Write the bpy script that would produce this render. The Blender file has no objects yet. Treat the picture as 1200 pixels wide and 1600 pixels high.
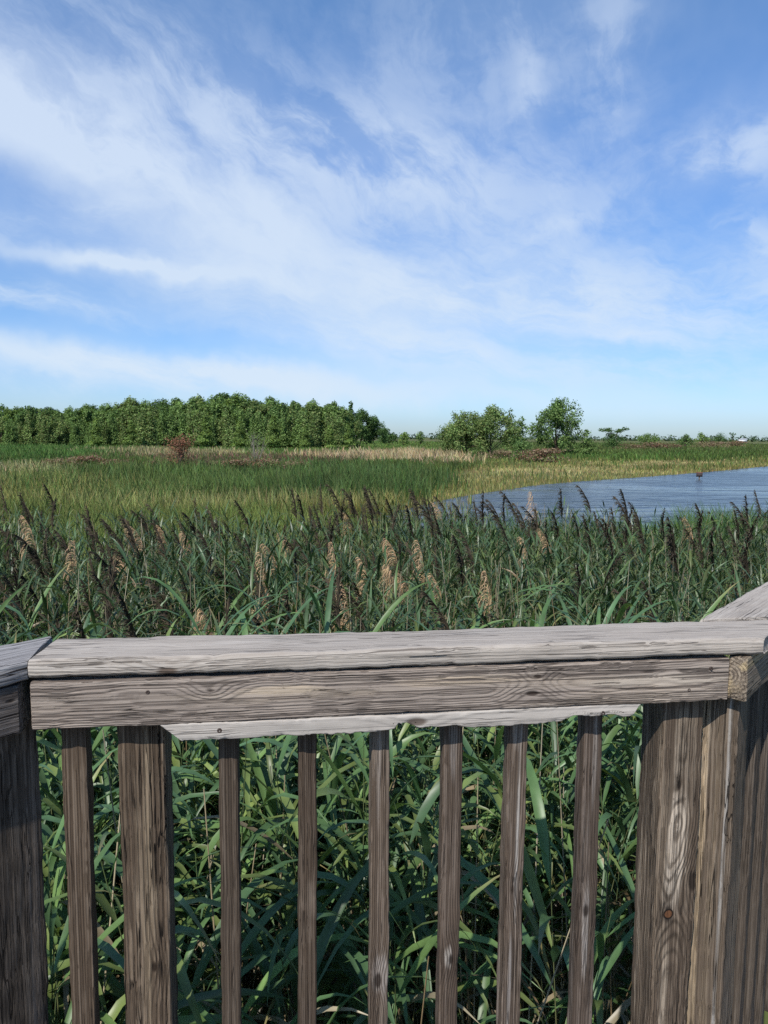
import bpy, math, random
import numpy as np
from mathutils import Matrix, Vector, Euler

# ----------------------------------------------------------------- camera
SC = bpy.context.scene
COL = SC.collection
R = math.radians
EYE = 2.70
PITCH, ROLL = 5.80, 0.47
cam_data = bpy.data.cameras.new('camera')
cam_data.lens, cam_data.sensor_width, cam_data.sensor_fit = 26.0, 36.0, 'AUTO'
cam_data.clip_start, cam_data.clip_end = 0.05, 20000
cam = bpy.data.objects.new('camera', cam_data)
COL.objects.link(cam)
CAM_M = (Matrix.Translation((0, 0, EYE)) @ Matrix.Rotation(R(90 - PITCH), 4, 'X') @ Matrix.Rotation(R(ROLL), 4, 'Z'))
cam.matrix_world = CAM_M
SC.camera = cam

# ----------------------------------------------------------------- light
SUN_EL, SUN_AZ = 47.0, 27.0          # azimuth: behind the viewer, this far round to the left
SKY_STRENGTH = 0.085
EXPOSURE = 0.30
to_sun = Vector((-math.sin(R(SUN_AZ)) * math.cos(R(SUN_EL)), -math.cos(R(SUN_AZ)) * math.cos(R(SUN_EL)), math.sin(R(SUN_EL))))
sun_data = bpy.data.lights.new('sun', 'SUN')
sun_data.energy, sun_data.angle, sun_data.color = 4.7, R(0.53), (1.0, 0.95, 0.87)
sun = bpy.data.objects.new('sun', sun_data)
sun.rotation_euler = to_sun.to_track_quat('Z', 'Y').to_euler()
sun.location = (-20, -30, 60)
COL.objects.link(sun)
SC.view_settings.view_transform = 'Standard'
SC.view_settings.look = 'None'
SC.view_settings.exposure = EXPOSURE
SC.view_settings.gamma = 1
SC.render.engine = 'CYCLES'
SC.cycles.max_bounces = 5
SC.cycles.diffuse_bounces = 2
SC.cycles.transmission_bounces = 2
SC.cycles.glossy_bounces = 2
SC.cycles.transparent_max_bounces = 8
SC.cycles.use_denoising = False


# ----------------------------------------------------------------- node helpers
class NT:
    """short-hand for wiring a node tree"""
    def __init__(self, tree):
        self.t = tree
        tree.nodes.clear()

    def n(self, kind, **kw):
        x = self.t.nodes.new(kind)
        for k, v in kw.items():
            setattr(x, k, v)
        return x

    def put(self, sock, v):
        if hasattr(v, 'is_output'):
            self.t.links.new(v, sock)
        elif v is not None:
            sock.default_value = v

    def m(self, op, a, b=None, c=None, clamp=False):
        x = self.n('ShaderNodeMath', operation=op, use_clamp=clamp)
        self.put(x.inputs[0], a); self.put(x.inputs[1], b); self.put(x.inputs[2], c)
        return x.outputs[0]

    def xyz(self, x, y, z):
        c = self.n('ShaderNodeCombineXYZ')
        self.put(c.inputs[0], x); self.put(c.inputs[1], y); self.put(c.inputs[2], z)
        return c.outputs[0]

    def sep(self, v):
        s = self.n('ShaderNodeSeparateXYZ'); self.put(s.inputs[0], v)
        return s.outputs[0], s.outputs[1], s.outputs[2]

    def noise(self, vec, scale=1.0, detail=3.0, rough=0.55, dist=0.0, color=False, dim='3D'):
        x = self.n('ShaderNodeTexNoise', noise_dimensions=dim)
        self.put(x.inputs['Vector'], vec)
        x.inputs['Scale'].default_value = scale
        x.inputs['Detail'].default_value = detail
        x.inputs['Roughness'].default_value = rough
        x.inputs['Distortion'].default_value = dist
        return x.outputs['Color' if color else 'Fac']

    def ramp(self, v, lo, hi, a=0.0, b=1.0, smooth=True):
        x = self.n('ShaderNodeMapRange', interpolation_type='SMOOTHSTEP' if smooth else 'LINEAR')
        x.clamp = True
        self.put(x.inputs['Value'], v)
        for k, q in (('From Min', lo), ('From Max', hi), ('To Min', a), ('To Max', b)):
            self.put(x.inputs[k], q)
        return x.outputs['Result']

    def mix(self, f, a, b, mode='MIX'):
        x = self.n('ShaderNodeMix', data_type='RGBA', blend_type=mode)
        x.clamp_factor = True
        self.put(x.inputs[0], f)
        self.put(x.inputs[6], a if hasattr(a, 'is_output') else (*a, 1.0))
        self.put(x.inputs[7], b if hasattr(b, 'is_output') else (*b, 1.0))
        return x.outputs[2]

    def gauss(self, v, w):
        q = self.m('DIVIDE', v, w)
        return self.m('EXPONENT', self.m('MULTIPLY', self.m('MULTIPLY', q, q), -1.0))


def new_mat(name):
    m = bpy.data.materials.new(name)
    m.use_nodes = True
    return m, NT(m.node_tree)


def finish(nt, color, rough=0.7, bump=None, bump_d=0.001, bump_s=1.0, spec=0.3, translucent=0.0, trans_col=None):
    b = nt.n('ShaderNodeBsdfPrincipled')
    nt.put(b.inputs['Base Color'], color if hasattr(color, 'is_output') else (*color, 1.0))
    nt.put(b.inputs['Roughness'], rough)
    b.inputs['Specular IOR Level'].default_value = spec
    if bump is not None:
        bn = nt.n('ShaderNodeBump')
        bn.inputs['Strength'].default_value = bump_s
        bn.inputs['Distance'].default_value = bump_d
        nt.put(bn.inputs['Height'], bump)
        nt.t.links.new(bn.outputs[0], b.inputs['Normal'])
    o = nt.n('ShaderNodeOutputMaterial')
    sh = b.outputs[0]
    if translucent > 0:
        tr = nt.n('ShaderNodeBsdfTranslucent')
        nt.put(tr.inputs[0], trans_col if trans_col is not None else color)
        ms = nt.n('ShaderNodeMixShader')
        ms.inputs[0].default_value = translucent
        nt.t.links.new(sh, ms.inputs[1]); nt.t.links.new(tr.outputs[0], ms.inputs[2])
        sh = ms.outputs[0]
    nt.t.links.new(sh, o.inputs['Surface'])


# ----------------------------------------------------------------- sky with cirrus
def px_dir(px, py):
    """photo pixel -> world direction"""
    v = Vector(((px - 600) / 1155.6, -(py - 800) / 1155.6, -1.0))
    return (CAM_M.to_3x3() @ v).normalized()


def px_ae(px, py):
    d = px_dir(px, py)
    return math.atan2(d.x, d.y), math.asin(d.z)


world = bpy.data.worlds.new('World')
SC.world = world
world.use_nodes = True
w = NT(world.node_tree)
sky = w.n('ShaderNodeTexSky', sky_type='NISHITA', sun_disc=False)
sky.sun_elevation = R(SUN_EL)
sky.sun_rotation = R(180 + SUN_AZ)
sky.air_density, sky.dust_density, sky.ozone_density = 1.0, 1.0, 1.0
tc = w.n('ShaderNodeTexCoord')
dx, dy, dz = w.sep(tc.outputs['Generated'])
az = w.m('ARCTAN2', dx, dy)
el = w.m('ARCSINE', dz)
ae = w.xyz(az, el, 0.0)
warp = w.noise(ae, 3.2, 4.0, 0.55, color=True)
wx, wy, _ = w.sep(warp)
warp2 = w.noise(ae, 11.0, 4.0, 0.6, color=True)
w2x, w2y, _ = w.sep(warp2)
A = w.m('ADD', az, w.m('ADD', w.m('MULTIPLY', w.m('SUBTRACT', wx, 0.5), 0.13), w.m('MULTIPLY', w.m('SUBTRACT', w2x, 0.5), 0.05)))
E = w.m('ADD', el, w.m('ADD', w.m('MULTIPLY', w.m('SUBTRACT', wy, 0.5), 0.10), w.m('MULTIPLY', w.m('SUBTRACT', w2y, 0.5), 0.045)))


def streaks(ang, sx, sy, seed, detail=7.0, rough=0.66):
    c, s = math.cos(R(ang)), math.sin(R(ang))
    u = w.m('ADD', w.m('MULTIPLY', A, c), w.m('MULTIPLY', E, s))
    v = w.m('ADD', w.m('MULTIPLY', A, -s), w.m('MULTIPLY', E, c))
    return w.noise(w.xyz(w.m('MULTIPLY', u, sx), w.m('MULTIPLY', v, sy), seed), 1.0, detail, rough, 0.0)


def soft(a_, b_, k=0.5):
    return w.m('ADD', w.m('MULTIPLY', a_, k), w.m('MULTIPLY', b_, 1 - k))


puff = w.noise(w.xyz(w.m('MULTIPLY', A, 7.0), w.m('MULTIPLY', E, 11.0), 2.0), 1.0, 6.0, 0.62)
st_a = soft(streaks(-28, 4.0, 11.0, 1.3), soft(streaks(-38, 7.0, 26.0, 9.3), puff), 0.4)
st_b = soft(streaks(-8, 3.0, 14.0, 7.7), soft(streaks(-14, 7.0, 34.0, 3.3), puff), 0.4)
st_c = soft(streaks(-72, 3.5, 11.0, 4.1), puff)

def band(p0, p1, width, amp, tex, lo=0.42, hi=0.585, ends=0.75, floor=0.22):
    """soft streak of cloud between two directions"""
    a0, e0 = px_ae(*p0); a1, e1 = px_ae(*p1)
    ca, ce = (a0 + a1) / 2, (e0 + e1) / 2
    L = math.hypot(a1 - a0, e1 - e0) / 2
    c, s = (a1 - a0) / (2 * L), (e1 - e0) / (2 * L)
    da, de = w.m('SUBTRACT', A, ca), w.m('SUBTRACT', E, ce)
    u = w.m('ADD', w.m('MULTIPLY', da, c), w.m('MULTIPLY', de, s))
    v = w.m('ADD', w.m('MULTIPLY', da, -s), w.m('MULTIPLY', de, c))
    g = w.m('MULTIPLY', w.gauss(v, width / 1155.0), w.gauss(u, L / ends))
    t = w.ramp(tex, lo, hi, floor, 1.0)
    return w.m('MULTIPLY', w.m('MULTIPLY', g, t), amp)


bands = [
    band((-150, 45), (430, 375), 54, 1.0, st_a, 0.32, 0.56, floor=0.45),
    band((30, 60), (600, 300), 110, 0.50, st_a),
    band((330, 290), (560, 480), 70, 0.85, st_a, 0.36, 0.60, floor=0.45),
    band((320, 400), (900, 485), 66, 1.0, st_b, 0.36, 0.58, floor=0.5),
    band((400, 480), (800, 570), 44, 0.95, st_b, 0.36, 0.58, floor=0.45),
    band((300, 180), (900, 330), 85, 0.72, st_a),
    band((-160, 520), (720, 615), 26, 1.0, st_b, 0.25, 0.52),
    band((-80, 570), (400, 600), 30, 0.45, st_b),
    band((740, 430), (1320, 500), 62, 0.80, st_b),
    band((900, 505), (1120, 535), 11, 0.75, st_b, 0.3, 0.55),
    band((70, 382), (400, 436), 12, 0.95, st_b, 0.25, 0.5),
    band((-60, 425), (170, 475), 20, 0.75, st_b),
    band((-60, 338), (270, 330), 20, 0.50, st_b),
    band((815, 60), (865, 310), 24, 0.50, st_c),
    band((935, -40), (950, 240), 38, 0.45, st_c),
    band((1020, 290), (1300, 210), 42, 0.62, puff),
    band((560, 60), (900, 130), 110, 0.36, st_c),
    band((1130, 380), (1260, 400), 28, 0.6, puff),
    band((640, 560), (1250, 590), 36, 0.50, st_b),
    band((-40, 180), (70, 212), 34, 0.5, puff),
    band((820, 375), (940, 345), 18, 0.5, puff),
]
dens = bands[0]
for b in bands[1:]:
    dens = w.m('SUBTRACT', w.m('ADD', dens, b), w.m('MULTIPLY', dens, b))
veil = w.m('MULTIPLY', w.ramp(w.noise(ae, 2.2, 5.0, 0.6), 0.30, 0.75), 0.24)
dens = w.m('ADD', dens, veil, clamp=True)
# the clear blue of that day: deeper than the model sky, most of all near the horizon
tint = w.n('ShaderNodeValToRGB')
w.put(tint.inputs[0], w.ramp(el, 0.0, 0.8, smooth=False))
cr = tint.color_ramp
cr.elements[0].position, cr.elements[0].color = 0.0, (0.62, 0.78, 1.0, 1)
cr.elements[1].position, cr.elements[1].color = 1.0, (0.42, 0.66, 0.82, 1)
for p_, c_ in ((0.025, (0.48, 0.65, 0.95, 1)), (0.09, (0.36, 0.54, 0.84, 1)), (0.22, (0.245, 0.465, 0.74, 1)), (0.42, (0.265, 0.51, 0.81, 1)), (0.66, (0.37, 0.615, 0.83, 1))):
    e_ = cr.elements.new(p_); e_.color = c_
tinted = w.mix(1.0, sky.outputs[0], tint.outputs[0], 'MULTIPLY')
gain = w.n('ShaderNodeVectorMath', operation='SCALE')
w.put(gain.inputs[0], tinted); gain.inputs['Scale'].default_value = 2.0
cloud_col = w.mix(w.ramp(el, 0.0, 0.5), (6.8, 7.9, 9.1), (6.3, 7.4, 9.1))
final = w.mix(w.m('MULTIPLY', dens, 0.90), gain.outputs[0], cloud_col)
bg = w.n('ShaderNodeBackground')
w.put(bg.inputs[0], final)
bg.inputs[1].default_value = SKY_STRENGTH
wo = w.n('ShaderNodeOutputWorld')
w.t.links.new(bg.outputs[0], wo.inputs[0])


# ----------------------------------------------------------------- object helpers
def link(o, parent=None):
    COL.objects.link(o)
    if parent is not None:
        o.parent = parent
    return o


def tag(o, label=None, cat=None, group=None, kind=None):
    for k, v in (('label', label), ('category', cat), ('group', group), ('kind', kind)):
        if v:
            o[k] = v
    return o


def empty(name, loc=(0, 0, 0), rz=0.0):
    o = bpy.data.objects.new(name, None)
    o.empty_display_size = 0.2
    o.location = loc
    o.rotation_euler = (0, 0, rz)
    return link(o)


def np_mesh(name, verts, faces, mats, tint=None, col=None, midx=None, smooth=False):
    """mesh from arrays; faces is (n,4) or (n,3); optional per-vertex float tint / colour"""
    verts = np.asarray(verts, np.float32); faces = np.asarray(faces, np.int32)
    me = bpy.data.meshes.new(name)
    k = faces.shape[1]
    me.vertices.add(len(verts)); me.vertices.foreach_set('co', verts.ravel())
    me.loops.add(faces.size); me.loops.foreach_set('vertex_index', faces.ravel())
    me.polygons.add(len(faces))
    me.polygons.foreach_set('loop_start', np.arange(0, faces.size, k, dtype=np.int32))
    me.polygons.foreach_set('loop_total', np.full(len(faces), k, np.int32))
    for m_ in (mats if isinstance(mats, (list, tuple)) else [mats]):
        me.materials.append(m_)
    if midx is not None:
        me.polygons.foreach_set('material_index', np.asarray(midx, np.int32))
    if smooth:
        me.polygons.foreach_set('use_smooth', np.ones(len(faces), bool))
    if tint is not None:
        a = me.attributes.new('tint', 'FLOAT', 'POINT')
        a.data.foreach_set('value', np.asarray(tint, np.float32))
    if col is not None:
        c = np.ones((len(verts), 4), np.float32); c[:, :3] = col
        a = me.attributes.new('plant_colour', 'FLOAT_COLOR', 'POINT')
        a.data.foreach_set('color', c.ravel())
    me.update(calc_edges=True)
    me.validate()
    return me


def mesh_obj(name, me, parent=None):
    return link(bpy.data.objects.new(name, me), parent)


class Geo:
    """collects vertices / quads"""
    def __init__(self):
        self.v, self.f, self.t, self.n = [], [], [], 0

    def add(self, v, f, t=0.0):
        v = np.asarray(v, float); f = np.asarray(f, int)
        self.v.append(v); self.f.append(f + self.n)
        self.t.append(np.full(len(v), t) if np.isscalar(t) else np.asarray(t, float))
        self.n += len(v)

    def tube(self, pts, rad, sides=5, t=0.0):
        pts = np.asarray(pts, float); rad = np.broadcast_to(np.asarray(rad, float), (len(pts),))
        d = np.gradient(pts, axis=0); d /= np.linalg.norm(d, axis=1)[:, None] + 1e-9
        ref = np.where(np.abs(d[:, 2:3]) > 0.9, np.array([[1., 0, 0]]), np.array([[0., 0, 1.]]))
        a = np.cross(d, ref); a /= np.linalg.norm(a, axis=1)[:, None] + 1e-9
        b = np.cross(d, a)
        ang = np.arange(sides) * 2 * np.pi / sides
        ring = pts[:, None] + rad[:, None, None] * (np.cos(ang)[None, :, None] * a[:, None] + np.sin(ang)[None, :, None] * b[:, None])
        n = len(pts)
        i, j = np.meshgrid(np.arange(n - 1), np.arange(sides), indexing='ij')
        j2 = (j + 1) % sides
        f = np.stack([i * sides + j, i * sides + j2, (i + 1) * sides + j2, (i + 1) * sides + j], -1).reshape(-1, 4)
        self.add(ring.reshape(-1, 3), f, t)

    def arrays(self):
        return np.concatenate(self.v), np.concatenate(self.f), np.concatenate(self.t)


def ground(px, py, z=0.0):
    """where a photo pixel's sight line meets the level z"""
    d = px_dir(px, py)
    k = (z - EYE) / d.z
    return Vector((d.x * k, d.y * k, z))


CAM_INV = np.array(CAM_M.inverted())


def project(p):
    p = np.asarray(p, float)
    q = p @ CAM_INV[:3, :3].T + CAM_INV[:3, 3]
    return 600 + 1155.6 * q[..., 0] / -q[..., 2], 800 - 1155.6 * q[..., 1] / -q[..., 2]


# ----------------------------------------------------------------- weathered timber
def wood(name, dark, mid, light, centre, freq=170.0, contrast=0.8, knots=(), seed=0.0, silver=0.3, cracks=0.5,
         warp=0.012, streak=None, streak_amt=0.0, depth=0.0013, rough=0.82, zones=(), heart=None, lines=0.5, wfreq=1.3):
    """timber with real growth rings round a pith line along local X, bent round the knots"""
    dark, mid, light = [tuple(q * k for q, k in zip(c, (0.86, 0.84, 0.81))) for c in (dark, mid, light)]
    m, nt = new_mat(name)
    tcn = nt.n('ShaderNodeTexCoord')
    x, y, z = nt.sep(tcn.outputs['Object'])
    xs = nt.m('ADD', x, seed * 3.17)
    zmask = None
    wv = nt.noise(nt.xyz(nt.m('MULTIPLY', xs, wfreq), nt.m('MULTIPLY', y, 7.0), nt.m('MULTIPLY', z, 7.0)), 1.0, 3.0, 0.5, color=True)
    wa, wb, wc = nt.sep(wv)
    yy = nt.m('ADD', nt.m('SUBTRACT', y, centre[0]), nt.m('MULTIPLY', nt.m('SUBTRACT', wa, 0.5), warp * 2))
    zz = nt.m('ADD', nt.m('SUBTRACT', z, centre[1]), nt.m('MULTIPLY', nt.m('SUBTRACT', wb, 0.5), warp * 2))
    r = nt.m('SQRT', nt.m('ADD', nt.m('MULTIPLY', yy, yy), nt.m('MULTIPLY', zz, zz)))
    core = None
    halo = None
    hearts = []
    for (kx, ky, kz, kr, *kh) in knots:
        ddx = nt.m('MULTIPLY', nt.m('SUBTRACT', x, kx), 0.42)
        ddy = nt.m('SUBTRACT', y, ky); ddz = nt.m('SUBTRACT', z, kz)
        d = nt.m('SQRT', nt.m('ADD', nt.m('ADD', nt.m('MULTIPLY', ddx, ddx), nt.m('MULTIPLY', ddy, ddy)), nt.m('MULTIPLY', ddz, ddz)))
        d = nt.m('ADD', d, nt.m('MULTIPLY', nt.m('SUBTRACT', wc, 0.5), kr * 1.1))
        r = nt.m('ADD', r, nt.m('MULTIPLY', nt.gauss(d, kr * 2.0), kr * 0.95))
        c = nt.ramp(d, kr * 0.25, kr * 0.62, 1.0, 0.0)
        h = nt.gauss(d, kr * 1.7)
        if kh:
            dr = nt.m('SUBTRACT', x, kx)
            dr = nt.m('SQRT', nt.m('ADD', nt.m('MULTIPLY', dr, dr), nt.m('MULTIPLY', ddz, ddz)))
            dr = nt.m('ADD', dr, nt.m('MULTIPLY', nt.m('SUBTRACT', wc, 0.5), kr * 0.5))
            hearts.append((nt.ramp(dr, kr * 0.52, kr * 0.66, 1.0, 0.0), (0.012, 0.008, 0.006)))
            hearts.append((nt.ramp(nt.m('ADD', dr, nt.m('MULTIPLY', nt.m('SUBTRACT', wb, 0.5), kr * 0.4)), kr * 0.38, kr * 0.48, 1.0, 0.0), kh[0]))
        core = c if core is None else nt.m('MAXIMUM', core, c)
        halo = h if halo is None else nt.m('MAXIMUM', halo, h)
    fine = nt.noise(nt.xyz(nt.m('MULTIPLY', xs, 7.0), nt.m('MULTIPLY', y, 420.0), nt.m('MULTIPLY', z, 420.0)), 1.0, 2.0, 0.6)
    fibre = nt.noise(nt.xyz(nt.m('MULTIPLY', xs, 16.0), nt.m('MULTIPLY', y, 900.0), nt.m('MULTIPLY', z, 900.0)), 1.0, 2.0, 0.7)
    ph = nt.m('ADD', nt.m('MULTIPLY', r, freq * 2 * math.pi), nt.m('MULTIPLY', nt.m('SUBTRACT', fine, 0.5), 1.6))
    ring = nt.m('MULTIPLY_ADD', nt.m('SINE', ph), 0.5, 0.5)
    ring = nt.m('POWER', ring, 2.2)
    amp = nt.ramp(nt.noise(nt.xyz(nt.m('MULTIPLY', xs, 1.7), nt.m('MULTIPLY', y, 30.0), nt.m('MULTIPLY', z, 30.0)), 1.0, 3.0, 0.6), 0.25, 0.7, 0.35, 1.0)
    ring = nt.m('MULTIPLY', ring, amp)
    blotch = nt.noise(nt.xyz(nt.m('MULTIPLY', xs, 3.0), nt.m('MULTIPLY', y, 16.0), nt.m('MULTIPLY', z, 16.0)), 1.0, 5.0, 0.6)
    streaky = nt.noise(nt.xyz(nt.m('MULTIPLY', xs, 2.6), nt.m('MULTIPLY', y, 55.0), nt.m('MULTIPLY', z, 55.0)), 1.0, 5.0, 0.65)
    col = nt.mix(nt.m('MULTIPLY', ring, contrast), mid, dark)
    col = nt.mix(nt.m('MULTIPLY', nt.ramp(blotch, 0.48, 0.72), 0.55), col, nt.mix(0.6, mid, dark))
    col = nt.mix(nt.m('MULTIPLY', nt.ramp(streaky, 0.52, 0.72), silver), col, light)
    if streak is not None:
        s2 = nt.noise(nt.xyz(nt.m('MULTIPLY', nt.m('ADD', xs, 9.0), 1.3), nt.m('MULTIPLY', y, 28.0), nt.m('MULTIPLY', z, 28.0)), 1.0, 4.0, 0.55)
        col = nt.mix(nt.m('MULTIPLY', nt.ramp(s2, 0.52, 0.66), streak_amt), col, streak)
    for (zx, zy, rx, rz_, amt, zc) in zones:
        e1 = nt.m('DIVIDE', nt.m('SUBTRACT', x, zx), rx); e2 = nt.m('DIVIDE', nt.m('ADD', nt.m('SUBTRACT', z, zy), nt.m('MULTIPLY', nt.m('SUBTRACT', wa, 0.5), rz_ * 2.5)), rz_)
        g_ = nt.m('EXPONENT', nt.m('MULTIPLY', nt.m('ADD', nt.m('MULTIPLY', e1, e1), nt.m('MULTIPLY', e2, e2)), -1.0))
        g_ = nt.ramp(nt.m('ADD', g_, nt.m('MULTIPLY', nt.m('SUBTRACT', streaky, 0.5), 1.4)), 0.30, 0.75)
        g_ = nt.m('MULTIPLY', g_, nt.ramp(ring, 0.1, 0.8, amt, amt * 0.35))
        col = nt.mix(g_, col, zc)
    col = nt.mix(nt.ramp(fibre, 0.25, 0.8, 0.30, 0.0), col, dark)
    col = nt.mix(nt.ramp(fibre, 0.55, 0.95, 0.0, 0.35), col, light)
    # weathered grooves between the harder ridges
    gr = nt.noise(nt.xyz(nt.m('MULTIPLY', xs, 0.6), nt.m('MULTIPLY', nt.m('ADD', y, nt.m('MULTIPLY', wa, 0.012)), 230.0), nt.m('MULTIPLY', nt.m('ADD', z, nt.m('MULTIPLY', wb, 0.020)), 230.0)), 1.0, 2.0, 0.55)
    groove = nt.ramp(gr, 0.53, 0.585)
    col = nt.mix(nt.m('MULTIPLY', groove, lines), col, nt.mix(0.25, dark, mid))
    ridge = nt.ramp(gr, 0.45, 0.38)
    col = nt.mix(nt.m('MULTIPLY', ridge, lines * 0.45), col, light)
    # drying cracks along the grain
    ck = nt.noise(nt.xyz(nt.m('MULTIPLY', xs, 2.4), nt.m('MULTIPLY', y, 95.0), nt.m('MULTIPLY', z, 95.0)), 1.0, 2.0, 0.5)
    ckm = nt.noise(nt.xyz(nt.m('MULTIPLY', nt.m('ADD', xs, 4.0), 4.0), nt.m('MULTIPLY', y, 20.0), nt.m('MULTIPLY', z, 20.0)), 1.0, 2.0, 0.5)
    line = nt.ramp(nt.m('ABSOLUTE', nt.m('SUBTRACT', ck, 0.5)), 0.006, 0.022, 1.0, 0.0)
    line = nt.m('MULTIPLY', line, nt.ramp(ckm, 0.46, 0.56))
    line = nt.m('MULTIPLY', line, cracks)
    # long open checks
    ck2 = nt.noise(nt.xyz(nt.m('MULTIPLY', nt.m('ADD', xs, 2.0), 0.9), nt.m('MULTIPLY', nt.m('ADD', y, nt.m('MULTIPLY', wb, 0.02)), 42.0), nt.m('MULTIPLY', nt.m('ADD', z, nt.m('MULTIPLY', wa, 0.02)), 42.0)), 1.0, 1.0, 0.5)
    ln2 = nt.ramp(nt.m('ABSOLUTE', nt.m('SUBTRACT', ck2, 0.52)), 0.003, 0.013, 1.0, 0.0)
    ln2 = nt.m('MULTIPLY', ln2, nt.ramp(nt.noise(nt.xyz(nt.m('MULTIPLY', nt.m('ADD', xs, 7.0), 1.7), nt.m('MULTIPLY', y, 9.0), nt.m('MULTIPLY', z, 9.0)), 1.0, 1.0, 0.5), 0.50, 0.56))
    line = nt.m('MAXIMUM', line, nt.m('MULTIPLY', ln2, cracks))
    # stains: grey-green bloom and rain-darkened patches
    stn = nt.noise(nt.xyz(nt.m('MULTIPLY', nt.m('ADD', xs, 5.0), 2.4), nt.m('MULTIPLY', y, 12.0), nt.m('MULTIPLY', z, 12.0)), 1.0, 6.0, 0.62)
    col = nt.mix(nt.ramp(stn, 0.52, 0.70, 0.0, 0.45), col, nt.mix(0.55, dark, mid))
    col = nt.mix(nt.ramp(stn, 0.40, 0.28, 0.0, 0.35), col, light)
    # blackened specks
    sp = nt.noise(nt.xyz(nt.m('MULTIPLY', xs, 60.0), nt.m('MULTIPLY', y, 240.0), nt.m('MULTIPLY', z, 240.0)), 1.0, 2.0, 0.5)
    spk = nt.m('MULTIPLY', nt.ramp(sp, 0.66, 0.76), 0.55)
    blk = (dark[0] * 0.22, dark[1] * 0.2, dark[2] * 0.2)
    col = nt.mix(spk, col, dark)
    if halo is not None:
        col = nt.mix(nt.m('MULTIPLY', nt.m('MULTIPLY', halo, ring), 0.75), col, dark)
        col = nt.mix(nt.m('MULTIPLY', core, 0.85), col, heart or (dark[0] * 0.45, dark[1] * 0.36, dark[2] * 0.30))
    for hm, hc in hearts:
        col = nt.mix(hm, col, nt.mix(fibre, tuple(q * 0.5 for q in hc), tuple(q * 1.3 for q in hc)))
    col = nt.mix(line, col, blk)  # cracks coloured near-black for the shade in their depth
    h = nt.m('MULTIPLY', ring, -0.75)
    h = nt.m('ADD', h, nt.m('MULTIPLY', fine, 0.45))
    h = nt.m('SUBTRACT', h, nt.m('MULTIPLY', groove, 0.7))
    h = nt.m('ADD', h, nt.m('MULTIPLY', fibre, 0.30))
    h = nt.m('SUBTRACT', h, nt.m('MULTIPLY', line, 2.2))
    if core is not None:
        h = nt.m('SUBTRACT', h, nt.m('MULTIPLY', core, 0.8))
    finish(nt, col, rough, h, depth, 0.9, spec=0.18)
    return m


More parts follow.
